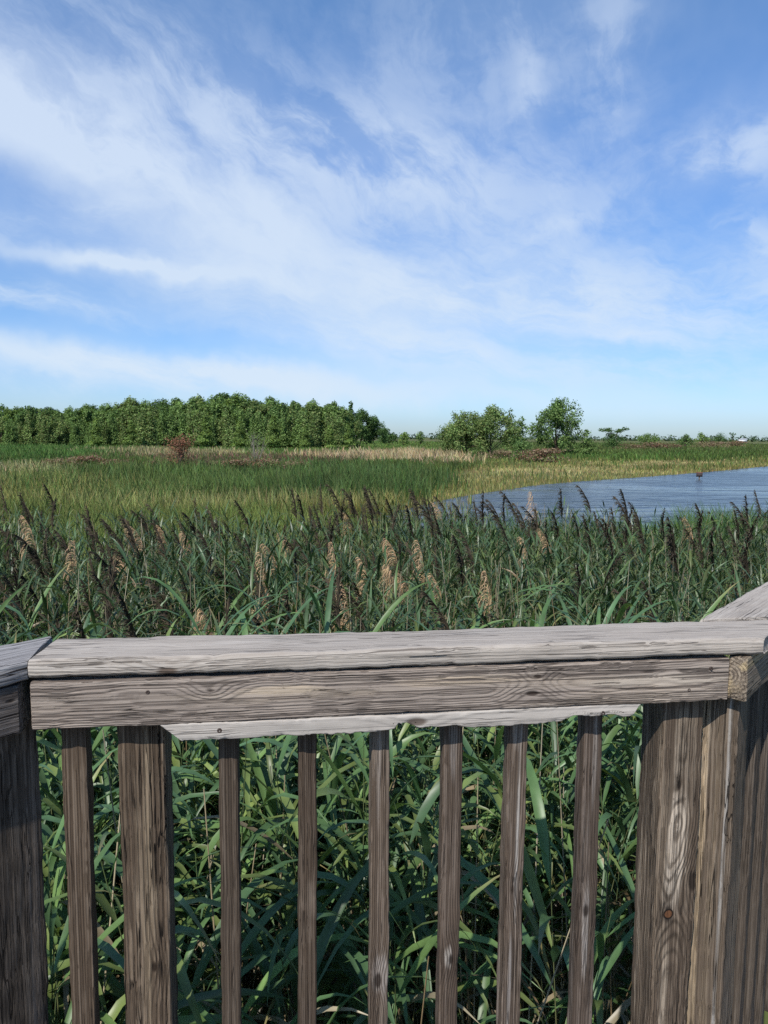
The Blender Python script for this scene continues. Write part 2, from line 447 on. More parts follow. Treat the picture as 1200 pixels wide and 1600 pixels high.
def board(name, L, T, W, mat, parent, origin, ex, ey, round_=0.004, nseg=None, cut0=(0, 0), cut1=(0, 0), wobble=0.0012, wear=None, seed=1):
    """rounded timber: length L along local X, T deep (Y), W high (Z); ends cut at slopes cut=(dx/dy, dx/dz)"""
    rng = np.random.default_rng(seed)
    nseg = max(nseg or 0, int(L / 0.012))
    r = min(round_, T * 0.45, W * 0.45)
    prof = []
    hy, hz = T / 2, W / 2
    for (sy, sz, a0) in ((1, 1, 0), (-1, 1, 90), (-1, -1, 180), (1, -1, 270)):
        cy, cz = sy * (hy - r), sz * (hz - r)
        pts = [(cy + r * math.cos(R(a0 + q)), cz + r * math.sin(R(a0 + q))) for q in (0, 22.5, 45, 67.5, 90)]
        prof += pts
        # points along the flat side that follows
        nxt = {0: (-1, 1), 90: (-1, -1), 180: (1, -1), 270: (1, 1)}[a0]
        e = (nxt[0] * hy if a0 in (90, 270) else nxt[0] * (hy - r), nxt[1] * hz if a0 in (0, 180) else nxt[1] * (hz - r))
        s = pts[-1]
        ln = math.hypot(e[0] - s[0], e[1] - s[1])
        for q in (0.0015 / ln, 0.25, 0.5, 0.75, 1 - 0.0015 / ln):
            prof.append((s[0] + (e[0] - s[0]) * q, s[1] + (e[1] - s[1]) * q))
    prof = np.array(prof); k = len(prof)
    t = np.linspace(0, 1, nseg + 1)
    X = t[:, None] * L + np.zeros((1, k))
    Y = np.broadcast_to(prof[:, 0], X.shape).copy(); Z = np.broadcast_to(prof[:, 1], X.shape).copy()
    # slow unevenness of the edges
    for amp, fr in ((wobble, 3.0), (wobble * 0.6, 11.0), (wobble * 0.35, 37.0)):
        pa, pb = rng.uniform(0, 6.3, 4), rng.uniform(0, 6.3, 4)
        sy, sz = np.sign(Y), np.sign(Z)
        q = ((sy > 0) * 2 + (sz > 0)).astype(int)
        Y += amp * np.sin(X * fr * 2.1 + pa[q]) * (np.abs(Y) > hy * 0.6) * sy
        Z += amp * np.sin(X * fr * 1.9 + pb[q]) * (np.abs(Z) > hz * 0.6) * sz
    # splintered arrises: corners nibbled back a little more than the flats
    corner = (np.abs(Y) > hy - 1.5 * r) & (np.abs(Z) > hz - 1.5 * r)
    nb = rng.normal(0, 1, (nseg + 1, 4)); nb = np.where(np.abs(nb) > 1.0, nb, 0.25 * nb)
    q = ((Y > 0) * 2 + (Z > 0)).astype(int)
    bite = np.abs(np.take_along_axis(nb, q, 1)) * min(0.00045, r * 0.15)
    Y = np.where(corner, Y - np.sign(Y) * bite, Y); Z = np.where(corner, Z - np.sign(Z) * bite, Z)
    if wear is not None:
        X, Y, Z = wear(X, Y, Z)
    w0, w1 = (1 - t)[:, None], t[:, None]
    X = X + w0 * (cut0[0] * Y + cut0[1] * Z) + w1 * (cut1[0] * Y + cut1[1] * Z)
    v = np.stack([X, Y, Z], -1).reshape(-1, 3)
    # end caps: an inner ring then a centre, slightly rounded over
    def cap(i, sgn):
        ring_ = np.stack([X[i], Y[i], Z[i]], -1)
        c = ring_.mean(0)
        return ring_, c
    faces = []
    i, j = np.meshgrid(np.arange(nseg), np.arange(k), indexing='ij')
    j2 = (j + 1) % k
    faces = np.stack([i * k + j, (i + 1) * k + j, (i + 1) * k + j2, i * k + j2], -1).reshape(-1, 4)[:, ::-1]
    me = bpy.data.meshes.new(name)
    vl = v.tolist(); fl = faces.tolist()
    n0 = len(vl)
    for ii, flip, sgn in ((0, False, -1), (nseg, True, 1)):
        ring_ = np.stack([X[ii], Y[ii], Z[ii]], -1); c = ring_.mean(0)
        inn = c + (ring_ - c) * np.array([1, 0.93, 0.93]); inn[:, 0] += sgn * 0.0015
        b0 = len(vl)
        vl += inn.tolist()
        for jj in range(k):
            q = [ii * k + jj, ii * k + (jj + 1) % k, b0 + (jj + 1) % k, b0 + jj]
            fl.append(q[::-1] if flip else q)
        cap_f = [b0 + jj for jj in range(k)]
        fl.append(cap_f[::-1] if flip else cap_f)
    me.from_pydata(vl, [], fl)
    me.materials.append(mat)
    me.polygons.foreach_set('use_smooth', np.ones(len(fl), bool))
    me.update()
    me.set_sharp_from_angle(angle=R(40))
    o = mesh_obj(name, me, parent)
    ex = Vector(ex).normalized(); ey = Vector(ey).normalized(); ez = ex.cross(ey)
    M = Matrix((ex, ey, ez)).transposed().to_4x4()
    M.translation = Vector(origin)
    o.matrix_local = M
    return o


def screw(name, parent, at, normal, rad, mat, rust=0.0):
    """round screw or nail head sunk into a board"""
    g = Geo()
    n = Vector(normal).normalized()
    M = n.to_track_quat('Z', 'Y').to_matrix()
    prof = [(rad * 1.0, -0.003), (rad, 0.0004), (rad * 0.85, 0.0011), (rad * 0.35, 0.0012), (rad * 0.3, 0.0003), (0.0001, 0.0002)]
    s = 12
    v = [(Vector(at) + M @ Vector((pr * math.cos(a), pr * math.sin(a), pz))) for pr, pz in prof for a in [i * 2 * math.pi / s for i in range(s)]]
    f = [[i * s + j, i * s + (j + 1) % s, (i + 1) * s + (j + 1) % s, (i + 1) * s + j] for i in range(len(prof) - 1) for j in range(s)]
    me = np_mesh(name, np.array(v), np.array(f), mat, smooth=True)
    return mesh_obj(name, me, parent)


def metal_mat():
    m, nt = new_mat('rusty_screw')
    tcn = nt.n('ShaderNodeTexCoord')
    n = nt.noise(tcn.outputs['Object'], 300, 3)
    finish(nt, nt.mix(n, (0.012, 0.010, 0.010), (0.06, 0.035, 0.025)), 0.65, spec=0.4)
    return m


M_SCREW = metal_mat()

# tones (linear albedo)
SILVER = dict(dark=(0.22, 0.185, 0.16), mid=(0.425, 0.385, 0.350), light=(0.55, 0.515, 0.485))
BEAM = dict(dark=(0.045, 0.034, 0.030), mid=(0.34, 0.285, 0.25), light=(0.42, 0.36, 0.315))
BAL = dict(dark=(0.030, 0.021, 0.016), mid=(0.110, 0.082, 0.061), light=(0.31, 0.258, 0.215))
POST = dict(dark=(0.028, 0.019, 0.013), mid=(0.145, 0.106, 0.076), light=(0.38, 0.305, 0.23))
GREYP = dict(dark=(0.024, 0.018, 0.014), mid=(0.105, 0.085, 0.070), light=(0.24, 0.205, 0.175))

DECK_Z = 1.06
RAIL_YAW = 7.9
UP = Vector((0, 0, 1))


def frame(yaw):
    r = Vector((math.cos(R(yaw)), math.sin(R(yaw)), 0))
    return r, UP.cross(r)              # along the rail, away from the deck


Z_BEAM_B = EYE - 0.532
BEAM_H, BEAM_T = 0.089, 0.038
Z_TOP_B = Z_BEAM_B + BEAM_H + 0.005
TOP_T, TOP_W = 0.036, 0.142

# ---- middle length of railing
r, a = frame(RAIL_YAW)
A0 = Vector((-0.631, 1.288, 0))           # front lower left corner of the handrail beam, in plan
main = empty('wooden_railing', (A0.x, A0.y, DECK_Z))
tag(main, 'weathered grey railing length running straight across the view, with a pale strip under its rail', 'railing', 'railing lengths round the viewing deck')
O = Vector((0, 0, 0))                     # local origin of the railing


def at(s, depth, z):
    """along the rail, away from the deck, height above world zero -> railing local"""
    return r * s + a * depth + UP * (z - DECK_Z)


LEN = 1.352
def px_s(px, depth=0.0):
    """distance along the rail that shows at photo column px"""
    base = A0 + a * depth
    k = (px - 600) / 1155.6
    zc = 0.055
    # x = k*(y+0.055) along the line base + r*s
    return (k * (base.y + zc) - base.x) / (r.x - k * r.y)


m_top = wood('timber_top_rail', **SILVER, centre=(0.02, -0.09), freq=210, contrast=0.32, silver=0.35, cracks=0.7, seed=1.0, lines=0.16, depth=0.0009,
             knots=((0.235, -0.07, -0.010, 0.016), (0.72, 0.015, 0.018, 0.011)))
m_beam = wood('timber_beam', **BEAM, centre=(0.030, 0.004), freq=380, contrast=0.52, silver=0.25, lines=0.92, cracks=0.7, seed=2.3, depth=0.0018,
              knots=((0.315, -0.02, 0.016, 0.010), (0.935, -0.02, -0.014, 0.011), (0.945, -0.02, 0.020, 0.008)),
              streak=(0.46, 0.37, 0.28), streak_amt=0.35, warp=0.007,
              zones=((0.45, 0.012, 0.10, 0.010, 0.8, (0.50, 0.40, 0.29)), (0.78, 0.014, 0.16, 0.010, 0.8, (0.47, 0.37, 0.27)), (1.22, 0.004, 0.20, 0.013, 0.85, (0.45, 0.38, 0.31))))
m_strip = wood('timber_strip', dark=(0.22, 0.20, 0.19), mid=(0.47, 0.43, 0.395), light=(0.60, 0.565, 0.53), centre=(0.05, -0.03), freq=110, contrast=0.4, silver=0.4, cracks=0.5, seed=3.1, lines=0.2,
               knots=((0.46, -0.012, 0.0, 0.015),), depth=0.0009)

# handrail beam and flat cap above it
board('handrail_beam', LEN, BEAM_T, BEAM_H, m_beam, main, at(0, BEAM_T / 2, Z_BEAM_B + BEAM_H / 2), r, a, 0.0035, nseg=70, seed=3)
top = board('top_rail', px_s(1187, -0.004) + 0.075, TOP_W, TOP_T, m_top, main, at(0.004, TOP_W / 2 - 0.004, Z_TOP_B + TOP_T / 2), r, a, 0.009, nseg=80,
            cut0=(0.10, 0), cut1=(1.11, 0), wobble=0.0014, seed=4)


def strip_wear(X, Y, Z):
    n = 0.004 * np.maximum(0, np.sin(X * 7.0 - 1.6)) + 0.0016 * np.sin(X * 31 + np.sin(X * 9) * 2) + 0.0009 * np.sin(X * 131 + np.sin(X * 40))
    gone = 0.012 * np.clip((X - px_s(840) + S0) / 0.09, 0, 1) * (1 + 0.25 * np.sin(X * 90))
    n = n + gone
    notch = 0.017 * np.exp(-((X - px_s(633) + S0) / 0.016) ** 2) * (1 + 0.4 * np.sin(X * 420))
    Z = Z + np.where(Z < 0, np.clip(n, 0, None) + notch, 0)
    return X, Y, Z


S0 = px_s(273)
S1 = px_s(992)
STRIP_T = 0.026
strip = board('strip', S1 - S0, STRIP_T, 0.034, m_strip, main, at(S0, 0.0125, Z_BEAM_B - 0.0175), r, a, 0.003, nseg=160,
              cut0=(0.0, -1.15), cut1=(0.0, 0.75), wobble=0.0008, wear=strip_wear, seed=8)
for px in (347, 943):
    s_ = px_s(px) - S0
    screw('screw', strip, (s_, -STRIP_T / 2 - 0.0002, 0.001), (0, -1, 0), 0.0048, M_SCREW)
beam_o = main.children[0]
for px, dzb in ((207, -0.020), (237, 0.018), (1108, 0.023), (1075, -0.020)):
    screw('screw', beam_o, (px_s(px), -BEAM_T / 2 - 0.0002, dzb), (0, -1, 0), 0.0040, M_SCREW)

# balusters behind the beam
BAL_D = BEAM_T + 0.006
Z_LOW = 1.04                          # posts and balusters run down past the deck edge
bal_top = Z_BEAM_B + BEAM_H - 0.004
bal_specs = [  # centre column at their top, width, depth, base offset, knots
    (119, 0.046, 0.040, 1, ()),
    (359, 0.038, 0.038, 2, ((0.25, -0.02, 0.004, 0.010),)),
    (483, 0.0365, 0.038, 3, ()),
    (598, 0.038, 0.038, 4, ((0.545, -0.02, 0.002, 0.013),)),
    (711, 0.040, 0.038, 5, ((0.575, -0.02, -0.004, 0.012),)),
    (813, 0.042, 0.038, 6, ((0.72, -0.02, 0.004, 0.012),)),
    (930, 0.042, 0.038, 7, ((0.66, -0.02, 0.002, 0.014),)),
]
FADE = [(1.0, 0.97, 0.93), (0.95, 0.95, 0.95), (0.85, 0.82, 0.80), (1.05, 1.04, 1.04), (1.0, 0.98, 1.0), (1.12, 1.12, 1.15), (1.0, 1.0, 1.05)]
BAL_ZONES = {3: ((0.56, 0.0, 0.05, 0.02, 0.8, (0.30, 0.26, 0.23)), (1.0, 0.004, 0.15, 0.006, 0.6, (0.28, 0.24, 0.21))),
             4: ((0.58, 0.003, 0.035, 0.012, 0.8, (0.42, 0.37, 0.32)), (1.05, 0.0, 0.10, 0.010, 0.5, (0.25, 0.22, 0.20))),
             5: ((0.85, -0.004, 0.22, 0.005, 0.9, (0.36, 0.33, 0.30)), (1.08, 0.0, 0.07, 0.014, 0.7, (0.32, 0.28, 0.25)), (0.5, 0.004, 0.14, 0.005, 0.7, (0.33, 0.30, 0.28))),
             6: ((0.62, 0.0, 0.13, 0.008, 0.8, (0.34, 0.30, 0.27)), (1.0, -0.004, 0.12, 0.005, 0.6, (0.32, 0.28, 0.25)))}
for i, (px, wd, dp, sd, kn) in enumerate(bal_specs):
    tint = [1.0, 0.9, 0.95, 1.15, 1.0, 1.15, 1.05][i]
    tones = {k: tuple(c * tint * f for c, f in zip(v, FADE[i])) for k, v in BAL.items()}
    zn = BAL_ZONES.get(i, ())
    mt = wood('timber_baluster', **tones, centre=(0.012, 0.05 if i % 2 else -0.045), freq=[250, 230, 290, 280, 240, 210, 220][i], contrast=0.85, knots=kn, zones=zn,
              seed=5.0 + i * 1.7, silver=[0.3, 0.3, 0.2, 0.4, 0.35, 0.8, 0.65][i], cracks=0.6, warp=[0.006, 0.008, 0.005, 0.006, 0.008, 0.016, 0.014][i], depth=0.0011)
    h = bal_top - Z_LOW
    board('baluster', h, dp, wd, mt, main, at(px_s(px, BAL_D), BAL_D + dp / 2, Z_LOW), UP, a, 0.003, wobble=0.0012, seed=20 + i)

# posts
m_p1 = wood('timber_post', **POST, centre=(0.0, -0.12), freq=125, contrast=0.85, seed=21.0, silver=0.3, cracks=1.0, warp=0.010, depth=0.0020,
            knots=((0.62, -0.045, -0.015, 0.012),), streak=(0.30, 0.23, 0.155), streak_amt=0.5)
p1w = 0.089
h = Z_BEAM_B + BEAM_H - Z_LOW
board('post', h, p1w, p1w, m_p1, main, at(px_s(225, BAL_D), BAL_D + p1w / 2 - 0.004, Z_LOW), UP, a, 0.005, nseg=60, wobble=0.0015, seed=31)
KZ = 0.0
m_p2 = wood('timber_swirl_post', dark=(0.030, 0.021, 0.015), mid=(0.135, 0.100, 0.074), light=(0.44, 0.36, 0.28), centre=(-0.085, 0.006), freq=190, contrast=0.62, seed=23.0, silver=0.75, cracks=0.6, warp=0.016, depth=0.0022,
            knots=((0.93, -0.045, 0.004, 0.009), (0.71, -0.045, -0.040, 0.017), (0.64, -0.045, 0.014, 0.020, (0.135, 0.060, 0.028))), streak=(0.36, 0.28, 0.20), streak_amt=0.3, heart=(0.012, 0.008, 0.006),
            zones=((0.78, 0.004, 0.17, 0.024, 1.0, (0.52, 0.43, 0.34)), (0.45, 0.012, 0.20, 0.010, 0.7, (0.40, 0.32, 0.24)), (1.03, 0.0, 0.10, 0.014, 0.6, (0.36, 0.29, 0.22))))
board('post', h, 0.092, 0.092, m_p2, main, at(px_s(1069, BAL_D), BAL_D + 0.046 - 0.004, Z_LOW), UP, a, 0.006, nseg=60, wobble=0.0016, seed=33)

# ---- right-hand length, turning away from the viewer
YAW_R = 50.0
rr, ra = frame(YAW_R)
M1 = A0 + r * (LEN + 0.008)               # foot of the beam end in plan
right = empty('wooden_railing', (M1.x, M1.y, DECK_Z))
tag(right, 'weathered railing length turning away at the corner, showing the ringed cut end of its beam', 'railing', 'railing lengths round the viewing deck')


def at_r(s, depth, z):
    return rr * s + ra * depth + UP * (z - DECK_Z)


m_rb = wood('timber_end_grain', dark=(0.06, 0.045, 0.038), mid=(0.30, 0.245, 0.19), light=(0.50, 0.43, 0.34), centre=(0.016, 0.004), freq=135, contrast=0.95, seed=26.0, silver=0.4, cracks=0.8, warp=0.004,
            streak=(0.5, 0.38, 0.2), streak_amt=0.5)
board('handrail_beam', 1.5, BEAM_T, BEAM_H, m_rb, right, at_r(0.004, -0.010, Z_BEAM_B + BEAM_H / 2 + 0.001), rr, ra, 0.003, seed=41)
m_rt = wood('timber_cap', **SILVER, centre=(0.01, -0.12), freq=140, contrast=0.35, silver=0.4, cracks=0.9, seed=28.0, lines=0.2, depth=0.0009)
board('top_rail', 1.5, TOP_W, TOP_T, m_rt, right, at_r(0.180, 0.030, Z_TOP_B + TOP_T / 2 + 0.0025), rr, ra, 0.007, nseg=60, cut0=(-1.11, 0), seed=43)
m_p3 = wood('timber_corner_post', dark=(0.035, 0.026, 0.019), mid=(0.170, 0.130, 0.098), light=(0.30, 0.26, 0.215), centre=(-0.09, -0.07), freq=90, contrast=0.75, seed=35.0, silver=0.35, cracks=0.9, warp=0.012, depth=0.0022,
            streak=(0.40, 0.30, 0.19), streak_amt=0.3, zones=((0.85, 0.022, 0.45, 0.012, 1.0, (0.46, 0.345, 0.225)), (0.35, 0.020, 0.5, 0.015, 1.0, (0.42, 0.32, 0.21)), (0.7, -0.030, 0.8, 0.005, 0.8, (0.32, 0.30, 0.28))))
board('post', Z_BEAM_B - 0.002 - Z_LOW, 0.089, 0.089, m_p3, right, at_r(0.078, 0.036, Z_LOW), UP, rr, 0.005, nseg=60, wobble=0.0016, seed=45)
for i in range(6):
    mt = wood('timber_side_baluster', **GREYP, centre=(0.06, 0.03), freq=190, contrast=0.7, seed=50.0 + i, silver=0.3, cracks=0.5, warp=0.007) if i < 2 else mt
    board('baluster', bal_top - Z_LOW, 0.038, 0.040, mt, right, at_r(0.19 + 0.125 * i, 0.030, Z_LOW), UP, ra, 0.003, seed=60 + i)

# ---- left-hand length, coming round towards the viewer
YAW_L = 50.0
lr, la = frame(YAW_L)
L1 = A0 + r * (-0.006)
left = empty('wooden_railing', (L1.x, L1.y, DECK_Z))
tag(left, 'dark shaded railing length bending towards the viewer beyond the open mitre joint', 'railing', 'railing lengths round the viewing deck')


def at_l(s, depth, z):
    return lr * s + la * depth + UP * (z - DECK_Z)


LL = 1.2
m_lb = wood('timber_shaded_beam', dark=(0.045, 0.036, 0.033), mid=(0.20, 0.17, 0.155), light=(0.36, 0.32, 0.29), centre=(0.07, 0.0), freq=120, contrast=0.9, seed=61.0, silver=0.3, cracks=1.0,  # shade of this turned length is put into its darker timber tones
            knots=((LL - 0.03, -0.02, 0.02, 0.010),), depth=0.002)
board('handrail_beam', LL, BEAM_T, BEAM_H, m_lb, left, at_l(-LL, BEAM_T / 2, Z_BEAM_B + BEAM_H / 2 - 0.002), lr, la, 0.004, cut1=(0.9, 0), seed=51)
m_lt = wood('timber_shaded_cap', dark=(0.13, 0.12, 0.12), mid=(0.33, 0.32, 0.33), light=(0.46, 0.45, 0.46), centre=(0.0, -0.10), freq=140, contrast=0.5, silver=0.4, cracks=1.0, seed=63.0)  # cap tones darkened likewise, shade included in the colour
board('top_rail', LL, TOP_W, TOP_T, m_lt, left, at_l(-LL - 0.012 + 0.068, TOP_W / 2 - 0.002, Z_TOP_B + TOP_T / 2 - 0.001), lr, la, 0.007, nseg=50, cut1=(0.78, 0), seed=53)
m_lp = wood('timber_shaded_post', **GREYP, centre=(-0.10, 0.03), freq=80, contrast=0.8, seed=67.0, silver=0.35, cracks=0.8, warp=0.02, depth=0.002,  # post tones also carry the shade of the turned face
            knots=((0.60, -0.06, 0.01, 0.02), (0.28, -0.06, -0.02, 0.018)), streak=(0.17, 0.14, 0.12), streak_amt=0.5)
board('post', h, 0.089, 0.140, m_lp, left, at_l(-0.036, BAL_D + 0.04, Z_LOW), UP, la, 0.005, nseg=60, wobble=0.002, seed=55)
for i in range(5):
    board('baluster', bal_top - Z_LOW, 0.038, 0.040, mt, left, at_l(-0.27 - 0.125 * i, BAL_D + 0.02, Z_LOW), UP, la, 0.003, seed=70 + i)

# ---- the deck the viewer stands on
m_deck = wood('timber_deck', **{k: tuple(c * 0.8 for c in v) for k, v in SILVER.items()}, centre=(0.0, -0.1), freq=120, contrast=0.6, seed=70.0, silver=0.4)


def deck_mesh():
    g = Geo()
    yy = -2.6
    n_in = 0
    while yy < 1.95:
        # the deck outline: left side, the middle railing line, the right side
        y0, y1 = yy, yy + 0.136

        def span(yq):
            xl, xr = -2.2, 3.0
            front = A0.y + (0 - A0.x) * math.tan(R(RAIL_YAW))
            # left railing line
            if yq > A0.y - 1.5:
                xl = max(xl, A0.x + (yq - A0.y - 0.05) / math.tan(R(YAW_L)))
            # beyond the middle railing only the part right of the corner remains
            if yq > A0.y:
                lim = A0.x + (yq - A0.y) / math.tan(R(RAIL_YAW))
                xl = max(xl, lim if lim < M1.x else M1.x + (yq - M1.y) / math.tan(R(YAW_R)))
            return xl, xr
        (l0, r0), (l1, r1) = span(y0), span(y1)
        if r0 - l0 > 0.05 and r1 - l1 > 0.05:
            z0, z1 = DECK_Z - 0.036, DECK_Z
            v = [(l0, y0, z0), (r0, y0, z0), (r1, y1, z0), (l1, y1, z0), (l0, y0, z1), (r0, y0, z1), (r1, y1, z1), (l1, y1, z1)]
            f = [[0, 3, 2, 1], [4, 5, 6, 7], [0, 1, 5, 4], [1, 2, 6, 5], [2, 3, 7, 6], [3, 0, 4, 7]]
            g.add(v, f)
        yy += 0.142
    v, f, _ = g.arrays()
    return np_mesh('deck', v, f, m_deck)


tag(mesh_obj('deck', deck_mesh()), kind='structure')


# ================================================================= plants
def plant_mat(name, rough=0.5, translucent=0.25, spec=0.35, vary=0.25, scale=9.0, trans_gain=(1.25, 1.35, 0.7), gain=0.84):
    m, nt = new_mat(name)
    at_ = nt.n('ShaderNodeAttribute', attribute_name='plant_colour')
    tcn = nt.n('ShaderNodeTexCoord')
    n = nt.noise(tcn.outputs['Object'], scale, 3.0, 0.6)
    c = nt.mix(1.0, at_.outputs['Color'], nt.xyz(*[nt.ramp(n, 0.2, 0.8, gain * (1 - vary), gain * (1 + vary))] * 3), 'MULTIPLY')
    tcol = nt.mix(1.0, c, trans_gain, 'MULTIPLY')
    finish(nt, c, rough, spec=spec, translucent=translucent, trans_col=tcol)
    return m


M_REED = plant_mat('reed_leaf', 0.42, 0.22, 0.4)
M_STRAW = plant_mat('dry_straw', 0.75, 0.1, 0.15, trans_gain=(1, 1, 1))
M_PLUME = plant_mat('reed_plume', 0.9, 0.25, 0.05, trans_gain=(1, 1, 1))
M_GRASS = plant_mat('marsh_grass', 0.65, 0.25, 0.15, scale=0.25)
M_LEAF = plant_mat('tree_leaf', 0.7, 0.3, 0.08, scale=0.9, gain=1.12)
M_BARK = plant_mat('bark', 0.9, 0.0, 0.1)

RNG = np.random.default_rng(11)


def ribbon(base, d0, length, width, droop, seg, fold=0.25, side=None, prof=None, twist=0.0):
    """one arching blade: returns verts, quads"""
    d = np.array(d0, float); d /= np.linalg.norm(d)
    pts = [np.array(base, float)]
    step = length / seg
    for i in range(seg):
        d = d + np.array([0, 0, -droop * (i + 0.6) / seg])
        d /= np.linalg.norm(d)
        pts.append(pts[-1] + d * step)
    pts = np.array(pts)
    tt = np.linspace(0, 1, seg + 1)
    wd = width * (np.sin(np.pi * np.clip(tt, 0, 1) ** 0.62) * 0.92 + 0.10 * (1 - tt)) if prof is None else width * prof(tt)
    tan = np.gradient(pts, axis=0); tan /= np.linalg.norm(tan, axis=1)[:, None]
    if side is None:
        side = np.cross(np.array(d0, float), [0, 0, 1.0])
        if np.linalg.norm(side) < 1e-3:
            side = np.array([1.0, 0, 0])
    side = side / np.linalg.norm(side)
    nrm = np.cross(side, tan)
    if twist:
        th = twist * tt[:, None]
        sd = side * np.cos(th) + nrm * np.sin(th)
        nrm = np.cross(sd, tan)
    else:
        sd = np.broadcast_to(side, pts.shape)
    if fold > 0:
        l_ = pts + sd * wd[:, None] / 2 + nrm * (wd * fold / 2)[:, None]
        r_ = pts - sd * wd[:, None] / 2 + nrm * (wd * fold / 2)[:, None]
        v = np.stack([l_, pts, r_], 1).reshape(-1, 3)
        f = []
        for i in range(seg):
            o = i * 3
            f += [[o, o + 3, o + 4, o + 1], [o + 1, o + 4, o + 5, o + 2]]
    else:
        v = np.stack([pts + sd * wd[:, None] / 2, pts - sd * wd[:, None] / 2], 1).reshape(-1, 3)
        f = [[i * 2, i * 2 + 2, i * 2 + 3, i * 2 + 1] for i in range(seg)]
    return v, np.array(f), np.repeat(tt, 3 if fold > 0 else 2)


GREENS = np.array([[0.066, 0.118, 0.046], [0.080, 0.138, 0.050], [0.060, 0.108, 0.048], [0.098, 0.155, 0.050], [0.072, 0.125, 0.056], [0.125, 0.160, 0.048]])
STRAW_C = np.array([[0.42, 0.36, 0.24], [0.36, 0.29, 0.18], [0.28, 0.20, 0.11], [0.48, 0.42, 0.30]])


def vnoise(x, y, s, seed):
    rg = np.random.default_rng(seed)
    tot = np.zeros_like(x)
    for i in range(6):
        a_ = rg.uniform(0, 6.28); k = s * rg.uniform(0.6, 1.6)
        tot += np.sin((x * math.cos(a_) + y * math.sin(a_)) * k + rg.uniform(0, 6.28))
    return tot / 6


def reed_proto(rng, H, detail, nleaf, leaf_len, leaf_w, bright=1.0):
    """stem with alternate blades, leaning a little; returns verts, quads, colours"""
    V, F, C = [], [], []
    n = 0
    lean = rng.normal(0, 0.05, 2) + np.array([-0.03, 0.0])
    def stem(h):
        t = h / H
        return np.array([lean[0] * t * t * H, lean[1] * t * t * H, h])
    g = Geo()
    hs = np.linspace(0, H, 5)
    g.tube(np.array([stem(q) for q in hs]), np.linspace(0.0045, 0.0016, 5), 3)
    v, f, _ = g.arrays()
    V.append(v); F.append(f); n += len(v)
    zc = np.clip(v[:, 2:3] / H, 0, 1)
    C.append(np.array([[0.30, 0.25, 0.13]]) * (1 - zc) + np.array([[0.10, 0.15, 0.06]]) * zc)
    phi = rng.uniform(0, 6.28)
    for i in range(nleaf):
        fr = 0.14 + 0.84 * (i + rng.uniform(0, 0.7)) / nleaf
        fr = min(fr, 0.99)
        phi += math.pi + rng.normal(0, 0.55)
        up = rng.uniform(0.75, 1.9) * (0.75 + 0.5 * fr)
        d = np.array([math.cos(phi) - 0.25, math.sin(phi), up])
        ln = leaf_len * rng.uniform(0.65, 1.2) * (0.75 + 0.5 * math.sin(math.pi * min(fr, 0.95)))
        wd = leaf_w * rng.uniform(0.7, 1.15)
        dr = rng.uniform(0.15, 0.85)
        v, f, tt = ribbon(stem(fr * H), d, ln, wd, dr, detail, 0.30 if detail > 4 else 0.0, twist=rng.normal(0, 0.5))
        V.append(v); F.append(f + n); n += len(v)
        dead = (fr < 0.45 and rng.random() < 0.65) or (fr < 0.75 and rng.random() < 0.05)
        c = STRAW_C[rng.integers(4)] * (rng.uniform(0.3, 0.7) if fr < 0.45 else 0.7) if dead else GREENS[rng.integers(6)] * rng.uniform(0.75, 1.3) * bright * np.array([0.95 if bright > 1 else 1.0, 1.0, 1.0])  # low dead leaves darkened further, deepening the shade between stems by colour
        cc = np.repeat(c[None], len(v), 0)
        if not dead and rng.random() < 0.30:                       # browned tips
            k = np.clip((tt - 0.7) / 0.3, 0, 1)[:, None]
            cc = cc * (1 - k) + np.array([[0.30, 0.22, 0.10]]) * k
        C.append(cc)
    return np.concatenate(V), np.concatenate(F), np.concatenate(C)


def scatter(protos, pos, rz, sc, tilt, gain):
    """copies of the prototypes merged in one array (for stuff nobody could count)"""
    V, F, C = [], [], []
    n = 0
    which = RNG.integers(0, len(protos), len(pos))
    for p, (v, f, c) in enumerate(protos):
        idx = np.where(which == p)[0]
        if not len(idx):
            continue
        cs, sn = np.cos(rz[idx]), np.sin(rz[idx])
        s = sc[idx]
        vx = (v[None, :, 0] * cs[:, None] - v[None, :, 1] * sn[:, None]) * s[:, None]
        vy = (v[None, :, 0] * sn[:, None] + v[None, :, 1] * cs[:, None]) * s[:, None]
        vz = v[None, :, 2] * s[:, None]
        vx = vx + vz * tilt[idx, 0:1] + pos[idx, 0:1]
        vy = vy + vz * tilt[idx, 1:2] + pos[idx, 1:2]
        vz = vz + pos[idx, 2:3]
        V.append(np.stack([vx, vy, vz], -1).reshape(-1, 3))
        F.append((f[None] + (np.arange(len(idx)) * len(v))[:, None, None]).reshape(-1, f.shape[1]) + n)
        C.append((c[None] * gain[idx][:, None, None]).reshape(-1, 3))
        n += len(idx) * len(v)
    return np.concatenate(V), np.concatenate(F), np.concatenate(C)


def in_front_of_deck(x, y, margin=0.0):
    """True outside the deck outline"""
    main_y = A0.y + (x - A0.x) * math.tan(R(RAIL_YAW)) + 0.52 + margin
    right_y = M1.y + (x - M1.x) * math.tan(R(YAW_R)) + 0.75 + margin
    left_y = A0.y + (x - A0.x) * math.tan(R(YAW_L)) + 0.62 + margin
    lim = np.where(x > M1.x - 0.1, np.maximum(main_y, right_y), main_y)
    lim = np.where(x < A0.x, np.minimum(left_y, main_y), lim)
    return y > lim


def far_edge(x):
    """where the reed bed gives way to open marsh"""
    return 10.3 + 0.10 * x + 0.7 * np.sin(x * 0.9 + 1.0) + 0.4 * np.sin(x * 2.3)


